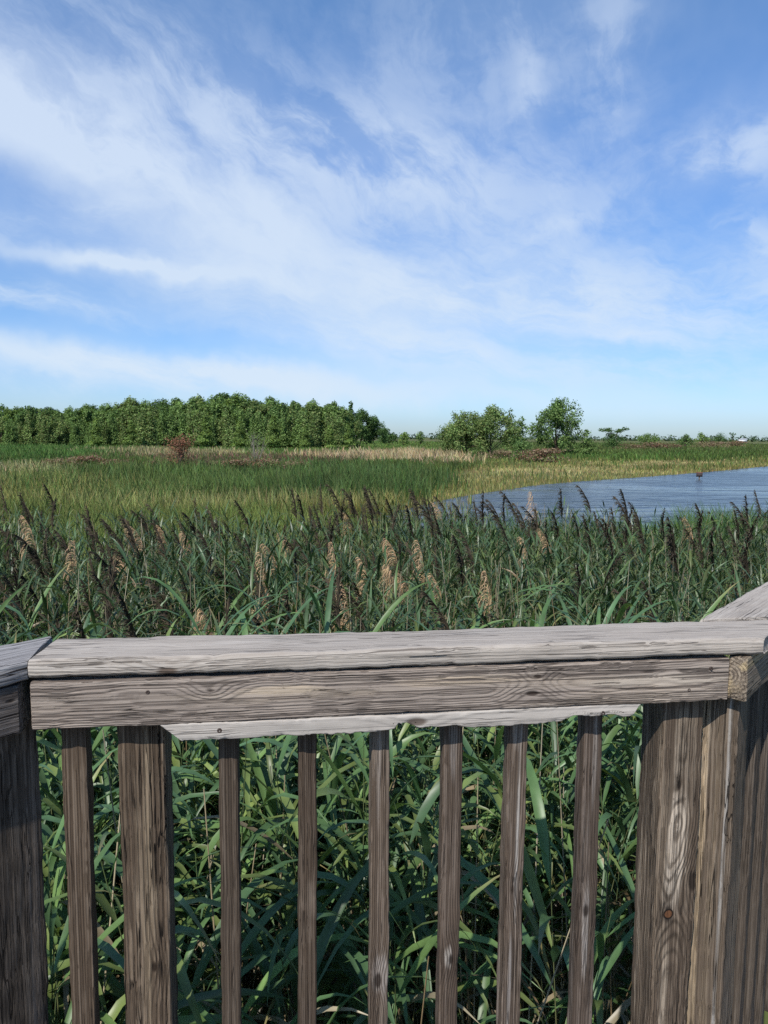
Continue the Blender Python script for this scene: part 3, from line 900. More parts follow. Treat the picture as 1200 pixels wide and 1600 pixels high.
def reed_points(y0, y1, dens, spread=0.66, extra=1.0):
    area_w = spread * y1 + extra
    n = int(dens * (2 * area_w) * (y1 - y0))
    x = RNG.uniform(-area_w, area_w, n); y = RNG.uniform(y0, y1, n)
    k = (np.abs(x) < spread * y + extra) & in_front_of_deck(x, y) & (y < far_edge(x))
    return x[k], y[k]


# near plants, full detail
protos_n = [reed_proto(RNG, RNG.uniform(1.45, 1.85), 8, int(RNG.integers(10, 15)), 0.60, 0.034, 1.24) for _ in range(14)]
protos_m = [reed_proto(RNG, RNG.uniform(1.45, 1.75), 5, int(RNG.integers(13, 18)), 0.36, 0.022, 0.98) for _ in range(12)]
protos_f = [reed_proto(RNG, RNG.uniform(1.48, 1.72), 4, int(RNG.integers(17, 23)), 0.27, 0.017, 1.0) for _ in range(14)]
xs_, ys_ = reed_points(0.2, 4.2, 74)
gap = (xs_ > 0.22) & (xs_ < 1.15) & (ys_ < 2.7) & (RNG.random(len(xs_)) < 0.72)  # reeds thinned here to stand in for the viewer's dark shadow
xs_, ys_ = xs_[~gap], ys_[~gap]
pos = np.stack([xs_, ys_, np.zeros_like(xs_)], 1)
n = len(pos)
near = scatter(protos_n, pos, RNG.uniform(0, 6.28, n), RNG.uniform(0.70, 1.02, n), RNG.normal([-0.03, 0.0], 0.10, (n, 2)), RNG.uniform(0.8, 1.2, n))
parts_ = [near]
for pr_, ya, yb, dn in ((protos_m, 4.2, 6.4, 74), (protos_f, 6.4, 12.5, 100)):
    xs_, ys_ = reed_points(ya, yb, dn, 0.62, 1.2)
    clump = vnoise(xs_, ys_, 2.6, 91) + 0.5 * vnoise(xs_, ys_, 6.0, 92)
    k_ = RNG.random(len(xs_)) < np.clip(0.66 + 1.1 * clump, 0.15, 1.0)
    xs_, ys_, clump = xs_[k_], ys_[k_], clump[k_]
    pos = np.stack([xs_, ys_, np.zeros_like(xs_)], 1)
    n = len(pos)
    parts_.append(scatter(pr_, pos, RNG.uniform(0, 6.28, n), RNG.uniform(0.84, 1.05, n) * np.clip(1.0 + 0.10 * clump, 0.92, 1.05), RNG.normal([-0.04, 0.0], 0.09, (n, 2)), RNG.uniform(0.5, 1.2, n)))
off_ = np.cumsum([0] + [len(p[0]) for p in parts_])
me = np_mesh('reed_bed', np.concatenate([p[0] for p in parts_]), np.concatenate([p[1] + o_ for p, o_ in zip(parts_, off_)]), M_REED, col=np.concatenate([p[2] for p in parts_]))
tag(mesh_obj('reed_bed', me), 'dense bed of green reed leaves and stems behind the railing', 'reeds', kind='stuff')

# dead straw stems standing and leaning in the bed
xs_, ys_ = reed_points(0.4, 11.5, 15, 0.62, 1.0)
V, F, C = [], [], []
nn = 0
for x, y in zip(xs_, ys_):
    Hs = RNG.uniform(1.0, 1.88)
    tl = RNG.normal(0, 0.11, 2)
    g = Geo()
    pts = np.array([[x + tl[0] * q * Hs, y + tl[1] * q * Hs, q * Hs] for q in (0, 0.5, 1)])
    g.tube(pts, [0.0042, 0.0036, 0.002], 3)
    v, f, _ = g.arrays()
    V.append(v); F.append(f + nn); nn += len(v)
    C.append(np.repeat(STRAW_C[RNG.integers(4)][None] * RNG.uniform(0.6, 1.1), len(v), 0))
    for _ in range(RNG.integers(0, 3)):
        ph = RNG.uniform(0, 6.28)
        v, f, _t = ribbon(pts[1] * RNG.uniform(0.3, 1.0) + pts[0] * 0 if False else pts[0] + (pts[2] - pts[0]) * RNG.uniform(0.15, 0.7), [math.cos(ph), math.sin(ph), 0.4], RNG.uniform(0.2, 0.4), 0.016, 1.1, 4, 0.0, twist=RNG.normal(0, 1.2))
        V.append(v); F.append(f + nn); nn += len(v)
        C.append(np.repeat(STRAW_C[RNG.integers(1, 3)][None] * RNG.uniform(0.5, 1.0), len(v), 0))
me = np_mesh('dry_stems', np.concatenate(V), np.concatenate(F), M_STRAW, col=np.concatenate(C))
tag(mesh_obj('dry_stems', me), 'dry straw coloured stems standing among the green reeds', 'dry stems', kind='stuff')


# ---- reeds with seed plumes, each a thing of its own
def plume_proto(rng, tan, H):
    """stem part and plume part, foot at the origin"""
    lean = np.array([-rng.uniform(-0.03, 0.10), rng.normal(0, 0.04)])
    hs = np.linspace(0, H, 7)
    pts = np.stack([lean[0] * (hs / H) ** 2 * H, lean[1] * (hs / H) ** 2 * H, hs], 1)
    g = Geo()
    g.tube(pts, np.linspace(0.0048, 0.0022, 7), 4)
    v, f, _ = g.arrays()
    stem_c = np.array([0.46, 0.40, 0.26]) if tan else np.array([0.12, 0.14, 0.06])
    c = np.repeat(stem_c[None], len(v), 0)
    if not tan:
        for i in range(5):
            ph = rng.uniform(0, 6.28)
            lv, lf, _t = ribbon(pts[2 + i % 4], [math.cos(ph) - 0.3, math.sin(ph), 1.2], rng.uniform(0.25, 0.42), 0.022, rng.uniform(0.3, 0.8), 5, 0.25)
            f = np.concatenate([f, lf + len(v)]); v = np.concatenate([v, lv])
            c = np.concatenate([c, np.repeat(GREENS[rng.integers(6)][None], len(lv), 0)])
    stem = (v, f, c)
    # plume: a curving rachis bearing many drooping hair-fine branches
    L = rng.uniform(0.26, 0.37) if tan else rng.uniform(0.25, 0.38)
    d = pts[-1] - pts[-2]; d /= np.linalg.norm(d)
    bend = np.array([-rng.uniform(0.1, 0.8) if tan else -rng.uniform(-0.1, 0.9), rng.normal(0, 0.2), -0.1 if tan else 0.0])
    ax = [pts[-1]]
    m = 10
    for i in range(m):
        d = d + bend / m * (0.6 + 1.2 * i / m); d /= np.linalg.norm(d)
        ax.append(ax[-1] + d * L / m)
    ax = np.array(ax)
    gg = Geo()
    gg.tube(ax, np.linspace(0.0025, 0.0008, m + 1), 3)
    base_c = np.array([0.60, 0.405, 0.235]) if tan else np.array([0.072, 0.058, 0.041])
    V, F, C = [], [], []
    v, f, _ = gg.arrays(); V.append(v); F.append(f); nn = len(v)
    C.append(np.repeat(base_c[None] * 0.8, nn, 0))
    nb = 85 if tan else 100
    for b in range(nb):
        t = (b + rng.uniform(0, 1)) / nb
        k = min(int(t * m), m - 1)
        p = ax[k] + (ax[k + 1] - ax[k]) * (t * m - k)
        dirn = ax[k + 1] - ax[k]; dirn /= np.linalg.norm(dirn)
        ph = rng.uniform(0, 6.28)
        spread = rng.uniform(0.5, 1.5) if tan else rng.uniform(0.12, 0.42)
        o = np.array([0.75 * math.cos(ph) - (0.75 if tan else 0.55), 0.75 * math.sin(ph), 0.0])
        dd = dirn + o * spread
        ln = (0.20 if tan else 0.13) * (1 - 0.62 * t) * rng.uniform(0.7, 1.2)
        v, f, tt = ribbon(p, dd, ln, (0.0042 if tan else 0.0080) * rng.uniform(0.7, 1.3), rng.uniform(1.2, 1.9) if tan else rng.uniform(0.3, 1.2), 6 if tan else 4, 0.0,
                          prof=lambda q: 0.35 + 0.65 * np.sin(np.pi * np.clip(q, 0, 1) ** 0.8), side=rng.normal(0, 1, 3))
        V.append(v); F.append(f + nn); nn += len(v)
        C.append(np.repeat(base_c[None] * (rng.uniform(0.8, 1.2) if tan else rng.uniform(0.6, 1.5)), len(v), 0) * np.array([[1, rng.uniform(0.93, 1.06), rng.uniform(0.9, 1.1)]]))
    return stem, (np.concatenate(V), np.concatenate(F), np.concatenate(C))


def reed_meshes(tan, k):
    out = []
    for _ in range(k):
        s, p = plume_proto(RNG, tan, 1.0)
        out.append((np_mesh('stem', s[0], s[1], M_STRAW if tan else M_REED, col=s[2]), np_mesh('plume', p[0], p[1], M_PLUME, col=p[2])))
    return out


# mesh height is 1 m of stem plus plume, so stems are built at 1.5 m by stretching the root: keep real lengths per prototype instead
def reed_meshes_h(tan, heights):
    out = []
    for H in heights:
        s, p = plume_proto(RNG, tan, H)
        out.append((np_mesh('stem', s[0], s[1], M_STRAW if tan else M_REED, col=s[2]), np_mesh('plume', p[0], p[1], M_PLUME, col=p[2]), H))
    return out


TAN = reed_meshes_h(True, [1.50, 1.56, 1.44, 1.60, 1.52, 1.48, 1.58, 1.46])
DARK = reed_meshes_h(False, [1.46, 1.52, 1.58, 1.64, 1.50, 1.56, 1.42, 1.60])


def plumed_reed(name, protos, x, y, label, group, sc=1.0, rz=0.0, tilt=(0, 0), which=None):
    s, p, H = protos[which if which is not None else int(RNG.integers(len(protos)))]
    e = empty(name, (x, y, 0), rz)
    e.rotation_euler = (tilt[1], tilt[0], rz)
    e.scale = (sc, sc, sc)
    tag(e, label, 'reed', group)
    mesh_obj('stem', s, e); mesh_obj('plume', p, e)
    return e


# tan plumes standing where the photograph shows them: (column, row of the plume's middle, distance)
tan_list = [
    (298, 968, 4.6, 'dry reed with a big curled tan plume just above the left third of the rail'),
    (332, 985, 4.7, 'dry reed with a low tan plume beside the big curled plume above the rail'),
    (395, 905, 6.0, 'dry reed with a wind-bent tan plume drooping far to the left'),
    (425, 880, 6.6, 'dry reed with an upright feathery tan plume above the wind-bent one'),
    (440, 935, 5.6, 'dry reed with a thin pale tan plume between dark plumes left of centre'),
    (420, 975, 4.9, 'dry reed with a short tan plume touching the rail line left of centre'),
    (510, 880, 6.2, 'dry reed with a tall pale stem and a loose tan plume bending left'),
    (555, 905, 6.0, 'dry reed with a reddish tan plume beside a broad green blade'),
    (575, 900, 5.6, 'dry reed with a full hanging tan plume near the picture centre'),
    (622, 865, 6.4, 'dry reed with the tallest fan-shaped tan plume near the centre'),
    (640, 890, 6.0, 'dry reed with a straight pale stem and narrow tan plume right of the tallest one'),
    (605, 925, 5.4, 'dry reed with a slim salmon plume below the tallest centre plume'),
    (655, 925, 5.5, 'dry reed with a drooping tan plume to the right of centre'),
    (688, 925, 5.6, 'dry reed with a narrow solitary tan plume right of the centre group'),
    (748, 930, 5.2, 'dry reed with a brownish narrow plume farther right over the rail'),
    (806, 870, 7.0, 'dry reed with a tan plume among dark plumes on the right half'),
    (543, 815, 9.2, 'small far dry reed with a pale plume at the top of the bed near centre'),
    (690, 800, 9.6, 'small far dry reed with a tan plume at the edge of the water'),
    (820, 800, 9.5, 'small far dry reed with a tan plume against the pond'),
    (215, 850, 7.5, 'dry reed with a pale upright plume in the left part of the bed'),
    (222, 835, 8.0, 'dry reed with a thin high plume in the left part of the bed'),
    (180, 890, 6.2, 'dry reed with a tan plume among the dark plumes on the left'),
    (105, 880, 6.0, 'dry reed with a long sloping tan plume near the left edge'),
    (40, 840, 7.0, 'dry reed with a pale plume at the far left of the bed'),
    (255, 835, 8.2, 'dry reed with a faint tan plume left of the sedge field'),
    (455, 850, 7.4, 'dry reed with a small reddish plume behind the bent ones'),
    (520, 960, 4.9, 'dry reed with a low curled plume close above the rail centre'),
    (1070, 835, 8.4, 'pale dry reed standing alone on the right of the bed'),
    (868, 850, 7.6, 'dry reed with a slight tan plume right of the pond edge'),
    (300, 850, 7.6, 'dry reed with a bushy tan plume behind the left dark plumes'),
]
G_TAN = 'dry reeds with tan plumes'
for i, (px, py, dist, lab) in enumerate(tan_list):
    d = px_dir(px, py); k = dist / d.y
    p = Vector((d.x * k, dist, EYE + d.z * k))
    w_ = i % len(TAN); H = TAN[w_][2]
    sc = (p.z) / (H + 0.12)
    plumed_reed('dry_reed', TAN, p.x + 0.10 * sc, p.y, lab, G_TAN, sc, RNG.normal(0, 0.5), (0, 0), w_)

# dark plumes all over the bed, more of them on the left and along the far edge
G_DARK = 'reeds with dark plumes'
cnt = 0
tries = 0
while cnt < 285 and tries < 6000:
    tries += 1
    y = RNG.uniform(3.6, 10.6)
    x = RNG.uniform(-0.56, 0.56) * y
    if y > far_edge(x) - 0.1:
        continue
    pr = 0.30 + 0.6 * (x / y < 0.0) + 0.45 * (y > 8.0)
    if RNG.random() > pr:
        continue
    hgt = RNG.uniform(0.90, 1.10) if y > 6 else RNG.uniform(0.82, 1.02)
    lean = -0.20 if x / y < -0.1 else -0.07
    plumed_reed('seed_reed', DARK, x, y, 'green reed stalk ending in a dark brown closed plume, leaning with the wind', G_DARK, hgt, RNG.normal(0, 0.6), (lean + RNG.normal(0, 0.08), RNG.normal(0, 0.06)))
    cnt += 1


# ================================================================= terrain, pond
def ground_mat():
    m, nt = new_mat('marsh_soil')
    tcn = nt.n('ShaderNodeTexCoord')
    n1 = nt.noise(tcn.outputs['Object'], 0.06, 6, 0.6)
    n2 = nt.noise(tcn.outputs['Object'], 1.7, 5, 0.65)
    c = nt.mix(nt.ramp(n1, 0.35, 0.65), (0.075, 0.10, 0.03), (0.14, 0.135, 0.05))
    c = nt.mix(nt.ramp(n2, 0.4, 0.7), c, (0.05, 0.05, 0.022))
    finish(nt, c, 0.95, n2, 0.05, 0.6, spec=0.1)
    return m


gv, gf = [], []
ringsr = [0, 4, 8, 14, 22, 34, 50, 75, 110, 160, 240, 400, 700, 1300, 2500, 5000, 9000]
S = 48
for i, rr_ in enumerate(ringsr):
    for j in range(S):
        an = j * 2 * math.pi / S
        gv.append((rr_ * math.cos(an), rr_ * math.sin(an), 0.0))
for i in range(len(ringsr) - 1):
    for j in range(S):
        gf.append([i * S + j, (i + 1) * S + j, (i + 1) * S + (j + 1) % S, i * S + (j + 1) % S])
me = np_mesh('ground', np.array(gv), np.array(gf), ground_mat())
tag(mesh_obj('ground', me), kind='structure')

shore_px = [(1500, 712), (1330, 719), (1200, 729), (1150, 733.5), (1100, 738.5), (1050, 742.5), (1000, 746.5), (950, 750), (900, 753.5), (860, 757), (830, 760), (800, 765), (770, 769),
            (735, 774.5), (705, 780), (675, 786.5), (645, 794), (610, 803), (585, 815), (640, 850), (720, 880), (1000, 880), (1700, 870), (1900, 800)]
SHORE = [ground(*p) for p in shore_px]
POLY = np.array([(p.x, p.y) for p in SHORE])


def inside(x, y, poly=POLY):
    x = np.asarray(x); y = np.asarray(y)
    c = np.zeros(x.shape, bool)
    j = len(poly) - 1
    for i in range(len(poly)):
        xi, yi = poly[i]; xj, yj = poly[j]
        hit = ((yi > y) != (yj > y)) & (x < (xj - xi) * (y - yi) / (yj - yi + 1e-12) + xi)
        c ^= hit
        j = i
    return c


def water_mat():
    m, nt = new_mat('pond_water')
    tcn = nt.n('ShaderNodeTexCoord')
    x, y, z = nt.sep(tcn.outputs['Object'])
    n1 = nt.noise(nt.xyz(nt.m('MULTIPLY', x, 0.35), nt.m('MULTIPLY', y, 0.8), 0.0), 1.0, 3, 0.55, 0.3)
    n2 = nt.noise(nt.xyz(nt.m('MULTIPLY', x, 1.2), nt.m('MULTIPLY', y, 2.6), 3.0), 1.0, 2, 0.5)
    h = nt.m('ADD', n1, nt.m('MULTIPLY', n2, 0.25))
    b = nt.n('ShaderNodeBsdfPrincipled')
    b.inputs['Base Color'].default_value = (0.030, 0.042, 0.052, 1)
    b.inputs['Roughness'].default_value = 0.22
    b.inputs['IOR'].default_value = 1.33
    bn = nt.n('ShaderNodeBump'); bn.inputs['Strength'].default_value = 1.0; bn.inputs['Distance'].default_value = 0.34
    wind = nt.noise(nt.xyz(nt.m('MULTIPLY', x, 0.05), nt.m('MULTIPLY', y, 0.14), 5.0), 1.0, 4, 0.6, 0.5)
    nt.put(bn.inputs['Height'], nt.m('MULTIPLY', h, nt.ramp(wind, 0.35, 0.62, 0.40, 1.15)))
    nt.put(b.inputs['Roughness'], nt.ramp(wind, 0.35, 0.62, 0.14, 0.26))
    nt.t.links.new(bn.outputs[0], b.inputs['Normal'])
    o = nt.n('ShaderNodeOutputMaterial')
    nt.t.links.new(b.outputs[0], o.inputs['Surface'])
    return m


me = bpy.data.meshes.new('pond_water')
me.from_pydata([(p.x, p.y, 0.03) for p in SHORE], [], [list(range(len(SHORE)))[::-1]])
me.materials.append(water_mat())
me.update()
if me.polygons[0].normal.z < 0:
    me.flip_normals()
tag(mesh_obj('water', me), kind='structure')


# ---- marsh grass, coloured by the kind of plant that grows in each patch
def ell(px, py, cx, cy, rx, ry, rot=0.0, soft=0.35):
    c, s = math.cos(R(rot)), math.sin(R(rot))
    u = ((px - cx) * c + (py - cy) * s) / rx; v = (-(px - cx) * s + (py - cy) * c) / ry
    d = np.sqrt(u * u + v * v)
    return np.clip((1 + soft - d) / (2 * soft), 0, 1)


def grass_field(n, y0, y1, spread, wmul, seed):
    rg = np.random.default_rng(seed)
    # uniform in screen-like density: more blades close by
    u = rg.random(n)
    y = 1.0 / (1.0 / y0 + u * (1.0 / y1 - 1.0 / y0)) if True else None
    x = rg.uniform(-spread, spread, n) * (y + 6)
    px, py = project(np.stack([x, y, np.zeros_like(x)], 1))
    base = np.empty((n, 3)); hgt = np.empty(n)
    nz = vnoise(x, y, 0.35, 5) + 0.6 * vnoise(x, y, 1.2, 6)
    nz2 = vnoise(x / 3, y / 6, 0.4, 8)
    base[:] = (0.115, 0.155, 0.045); hgt[:] = 0.65
    jx, jy = px + 70 * nz + rg.normal(0, 30, n), py + 5.0 * nz2 + 3.0 * nz + rg.normal(0, 1.5, n)

    def paint(mask, col, h):
        sel = rg.random(n) < mask
        base[sel] = col; hgt[sel] = h
    paint(np.clip((jy - 782) / 14, 0, 1) * (px < 760), (0.150, 0.185, 0.052), 0.62)           # olive sedge nearer the reeds
    paint(ell(jx, jy, 590, 806, 170, 20) * 0.8, (0.195, 0.170, 0.045), 0.5)
    paint(ell(jx, jy, 480, 768, 245, 28, 1) * 0.82, (0.084, 0.134, 0.041), 1.0)              # dark green cattails
    paint(ell(jx, jy, 225, 772, 215, 27) * 0.78, (0.110, 0.158, 0.046), 0.95)
    paint(ell(jx, jy, 60, 780, 150, 26) * 0.55, (0.23, 0.23, 0.080), 0.8)
    paint(ell(jx, jy, 470, 806, 290, 9, -3) * 0.6, (0.27, 0.26, 0.10), 0.6)
    paint(ell(jx, jy, 300, 803, 200, 16) * 0.4, (0.26, 0.26, 0.10), 0.75)
    paint(ell(jx, jy, 25, 746, 70, 9) * 0.85, (0.42, 0.37, 0.19), 0.8)                       # cream patch
    paint((py < 716) * (px > -200) * (jx < 720) * 0.8, (0.125, 0.20, 0.050), 0.6)
    paint(ell(jx, jy, 40, 714, 130, 13) * 0.85, (0.085, 0.155, 0.038), 0.9)
    paint(ell(jx, jy, 265, 714, 90, 6) * 0.8, (0.34, 0.29, 0.15), 0.9)                       # straw
    paint(ell(jx, jy, 600, 722, 100, 8.5) * 0.93, (0.46, 0.35, 0.20), 1.1)
    paint(ell(jx, jy, 380, 728, 160, 9) * 0.35, (0.17, 0.10, 0.07), 0.8)
    right_ = (px + 0.45 * (jx - px) + 1.2 * (py - 735) > 712)
    paint(right_ * (py > 714) * 0.85, (0.20, 0.205, 0.065), 0.35)
    paint(right_ * (py > 722) * 0.75, (0.30, 0.26, 0.105), 0.22)
    paint(ell(jx, jy, 980, 729, 250, 9, -4) * 0.85, (0.40, 0.33, 0.155), 0.2)
    paint(ell(jx, jy, 900, 716, 190, 4) * 0.7, (0.11, 0.18, 0.045), 0.8)
    paint(ell(jx, jy, 1080, 712, 160, 6) * 0.7, (0.075, 0.115, 0.03), 0.7)
    paint(right_ * (py < 707) * 0.8, (0.095, 0.13, 0.04), 0.8)
    base *= (1 + 0.28 * vnoise(x, y, 0.9, 31) + 0.22 * vnoise(x, y, 0.28, 33))[:, None]
    hgt *= 1 + 0.35 * vnoise(x, y, 0.6, 35)
    keep = ~inside(x, y) & (y > far_edge(x) + 0.3)
    # sparse blades standing in the shallow edge
    keep |= inside(x, y) & (rg.random(n) < 0.13) & (px < 740) & (py > 770) & (y > 18)
    near_right = (px > 690) & (y < 24)
    keep &= ~(near_right & (y > 15.5))
    base[near_right] = (0.085, 0.150, 0.042); hgt[near_right] = 0.9
    hgt[near_right & (px > 1060) & (y > 12)] = 1.15
    x, y, base, hgt = x[keep], y[keep], base[keep], hgt[keep]
    n = len(x)
    base = base * rg.uniform(0.6, 1.4, n)[:, None] * (1 + 0.10 * rg.normal(0, 1, (n, 3)))
    base = np.clip(base, 0.01, 0.7)
    hgt = hgt * rg.uniform(0.6, 1.25, n)
    wd = wmul * np.maximum(0.008, y * 0.00060) * rg.uniform(0.6, 1.4, n) * np.where(hgt < 0.3, 0.7, 1.0)
    an = rg.uniform(0, 3.14, n)
    lx, ly = rg.normal(-0.05, 0.22, n) * hgt, rg.normal(0, 0.22, n) * hgt
    cx, cy = np.cos(an) * wd, np.sin(an) * wd
    z = np.zeros(n)
    q = [np.stack([x - cx, y - cy, z], 1), np.stack([x + cx, y + cy, z], 1),
         np.stack([x + cx * 0.8 + lx * 0.35, y + cy * 0.8 + ly * 0.35, hgt * 0.6], 1), np.stack([x - cx * 0.8 + lx * 0.35, y - cy * 0.8 + ly * 0.35, hgt * 0.6], 1),
         np.stack([x + lx + cx * 0.15, y + ly + cy * 0.15, hgt], 1), np.stack([x + lx - cx * 0.15, y + ly - cy * 0.15, hgt], 1)]
    v = np.stack(q, 1).reshape(-1, 3)
    o = np.arange(n)[:, None] * 6
    f = np.concatenate([o + np.array([[0, 1, 2, 3]]), o + np.array([[3, 2, 4, 5]])], 0)
    return v, f, np.repeat(base, 6, 0)


fa = grass_field(350000, 10.3, 75, 0.74, 1.0, 71)
fb = grass_field(230000, 60, 420, 0.74, 1.15, 72)
me = np_mesh('marsh_grass', np.concatenate([fa[0], fb[0]]), np.concatenate([fa[1], fb[1] + len(fa[0])]), M_GRASS, col=np.concatenate([fa[2], fb[2]]))
tag(mesh_obj('marsh_grass', me), 'marsh grass and sedge in green, olive and straw patches', 'grass', kind='stuff')


# ================================================================= trees and shrubs
def leaf_cloud(rng, lobes, n, size, cols, gap=0.0, up_bias=0.5, thr=-0.42):
    """n small leaf sprays filling the lobes (cx,cy,cz,rx,ry,rz), thicker towards the outside"""
    vol = np.array([l[3] * l[4] * l[5] for l in lobes]) ** 0.8
    which = rng.choice(len(lobes), n, p=vol / vol.sum())
    lb = np.array(lobes)[which]
    d = rng.normal(0, 1, (n, 3)); d /= np.linalg.norm(d, axis=1)[:, None]
    rad = rng.random(n) ** 0.45 * rng.uniform(0.85, 1.12, n)
    c = lb[:, :3] + d * rad[:, None] * lb[:, 3:6]
    if gap > 0:
        k = vnoise(c[:, 0] + c[:, 2] * 0.7, c[:, 1] + c[:, 2], gap, int(rng.integers(1e6)))
        c = c[k > thr]; which = which[k > thr]; d = d[k > thr]
    n = len(c)
    nrm = d + rng.normal(0, 0.8, (n, 3)); nrm[:, 2] += up_bias
    nrm /= np.linalg.norm(nrm, axis=1)[:, None]
    t = np.cross(nrm, rng.normal(0, 1, (n, 3))); t /= np.linalg.norm(t, axis=1)[:, None]
    b = np.cross(nrm, t)
    s = size * rng.uniform(0.55, 1.4, n)[:, None]
    q = np.stack([c - t * s, c - b * s * 0.55 + nrm * s * 0.15, c + t * s, c + b * s * 0.55 + nrm * s * 0.15], 1).reshape(-1, 3)
    f = np.arange(n * 4).reshape(n, 4)
    lobe_gain = rng.uniform(0.75, 1.3, len(lobes))
    col = np.array(cols)[rng.integers(0, len(cols), n)] * lobe_gain[which][:, None] * rng.uniform(0.7, 1.3, n)[:, None]
    return q, f, np.repeat(col, 4, 0)


def tree_meshes(rng, H, Wd, style, nleaf, leaf, cols):
    """trunk and crown meshes for one kind of tree"""
    g = Geo()
    lobes = []
    if style == 'round':
        nl = 9
        g.tube([(0, 0, 0), (rng.normal(0, .1), rng.normal(0, .1), H * .3), (rng.normal(0, .25), rng.normal(0, .25), H * .75)], [H * .018, H * .014, H * .005], 6)
        for i in range(nl):
            a_ = rng.uniform(0, 6.28); q = rng.uniform(0.1, 0.62) * Wd / 2
            z = H * rng.uniform(0.25, 0.82)
            s = rng.uniform(0.22, 0.40) * Wd
            lobes.append((math.cos(a_) * q, math.sin(a_) * q, z, s, s, s * rng.uniform(0.8, 1.2)))
            g.tube([(0, 0, H * rng.uniform(.15, .4)), (math.cos(a_) * q * .6, math.sin(a_) * q * .6, z * .85), (math.cos(a_) * q, math.sin(a_) * q, z)], [H * .009, H * .006, H * .002], 5)
        lobes.append((0, 0, H * .84, Wd * .22, Wd * .22, H * .16))
        lobes.append((0, 0, H * .35, Wd * .40, Wd * .40, H * .30))
    elif style == 'upright':
        k = 7
        for i in range(k):
            a_ = rng.uniform(0, 6.28); q = rng.uniform(0.05, 0.40) * Wd
            x, y = math.cos(a_) * q, math.sin(a_) * q
            hh = H * rng.uniform(0.70, 1.0)
            g.tube([(x * .25, y * .25, 0), (x * .7, y * .7, hh * .5), (x, y, hh * .95)], [H * .010, H * .007, H * .002], 5)
            for z in np.linspace(0.18, 0.97, 6):
                s = Wd * 0.27 * (1.35 - z) * rng.uniform(0.8, 1.2)
                lobes.append((x * (0.4 + .6 * z), y * (0.4 + .6 * z), hh * z, s, s, hh * 0.12))
        lobes.append((0, 0, H * .28, Wd * .46, Wd * .46, H * .28))
    elif style == 'dome':
        g.tube([(0, 0, 0), (rng.normal(0, .1), rng.normal(0, .1), H * .3), (rng.normal(0, .25), rng.normal(0, .25), H * .75)], [H * .018, H * .014, H * .005], 6)
        ph = rng.uniform(0, 6.28, 3)
        for i in range(64):
            a_ = rng.uniform(0, 6.28); q = rng.uniform(0, 1) ** 0.6
            rim = 1 + 0.12 * math.sin(2 * a_ + ph[0]) + 0.10 * math.sin(3 * a_ + ph[1])
            topz = H * (0.94 - 0.42 * q ** 2.2 + 0.07 * math.sin(4 * a_ + ph[2] + q * 3))
            z = H * 0.10 + (topz - H * 0.10) * (rng.uniform(0, 1) ** 0.7 if i < 40 else 1.0)
            s = Wd * rng.uniform(0.075, 0.135)
            x, y = math.cos(a_) * q * Wd * .42 * rim, math.sin(a_) * q * Wd * .42 * rim
            lobes.append((x, y, z, s, s, s * rng.uniform(0.8, 1.5)))
            if i % 5 == 0:
                g.tube([(0, 0, H * rng.uniform(.08, .3)), (x * .6, y * .6, z * .7), (x, y, z)], [H * .009, H * .006, H * .002], 4)
        for i in range(9):                                            # leading shoots above the outline
            a_ = rng.uniform(0, 6.28); q = rng.uniform(0, .75)
            x, y = math.cos(a_) * q * Wd * .42, math.sin(a_) * q * Wd * .42
            z = H * (0.97 - 0.42 * q ** 2.2)
            lobes.append((x, y, z, Wd * .03, Wd * .03, H * rng.uniform(.05, .085)))
    elif style == 'thin':
        g.tube([(0, 0, 0), (0.05 * H * rng.normal(0, .4), 0, H * .5), (0.05 * H * rng.normal(0, .4), 0, H)], [H * .014, H * .009, H * .002], 5)
        for z in np.linspace(0.18, 1.0, 9):
            a_ = rng.uniform(0, 6.28); q = Wd * 0.22 * (1.1 - z)
            s = Wd * 0.36 * (1.25 - z) + 0.08 * Wd
            lobes.append((math.cos(a_) * q, math.sin(a_) * q, H * z, s, s, H * 0.09))
    elif style == 'umbrella':
        for a_ in np.linspace(0, 6.28, 7)[:-1]:
            x, y = math.cos(a_) * Wd * .42, math.sin(a_) * Wd * .42
            z = H * rng.uniform(.78, .98)
            g.tube([(0, 0, H * .3), (x * .45, y * .45, H * .65), (x, y, z)], [H * .014, H * .009, H * .003], 5)
            lobes.append((x, y, z, Wd * .17, Wd * .17, H * .085))
            lobes.append((x * .55, y * .55, z - H * .04, Wd * .13, Wd * .13, H * .05))
        g.tube([(0, 0, 0), (0, 0, H * .35)], [H * .022, H * .016], 6)
        lobes.append((0, 0, H * .36, Wd * .40, Wd * .40, H * .36))
        lobes.append((Wd * .15, 0, H * .62, Wd * .22, Wd * .22, H * .16))
    elif style == 'bush':
        for i in range(11):
            a_ = rng.uniform(0, 6.28); q = rng.uniform(.03, .38) * Wd
            x, y, z = math.cos(a_) * q, math.sin(a_) * q, H * rng.uniform(.72, .97) * (1 - 0.55 * (q / (.38 * Wd)) ** 2)
            g.tube([(0, 0, 0), (x * .6, y * .6, z * .55), (x, y, z)], [H * .02, H * .013, H * .004], 4)
            s = rng.uniform(.16, .26) * Wd
            lobes.append((x, y, z * .9, s, s, H * .20))
        lobes.append((0, 0, H * .30, Wd * .42, Wd * .42, H * .28))
    v, f, _ = g.arrays()
    tm = np_mesh('trunk', v, f, M_BARK, col=np.repeat(np.array([[0.11, 0.085, 0.065]]), len(v), 0), smooth=True)
    cv, cf, cc = leaf_cloud(rng, lobes, nleaf, leaf, cols, gap=1.1 * 6 / H, thr=(-0.75 if H > 8 else -0.40) if style == 'dome' else -0.42)
    cm = np_mesh('crown', cv, cf, M_LEAF, col=cc)
    return tm, cm


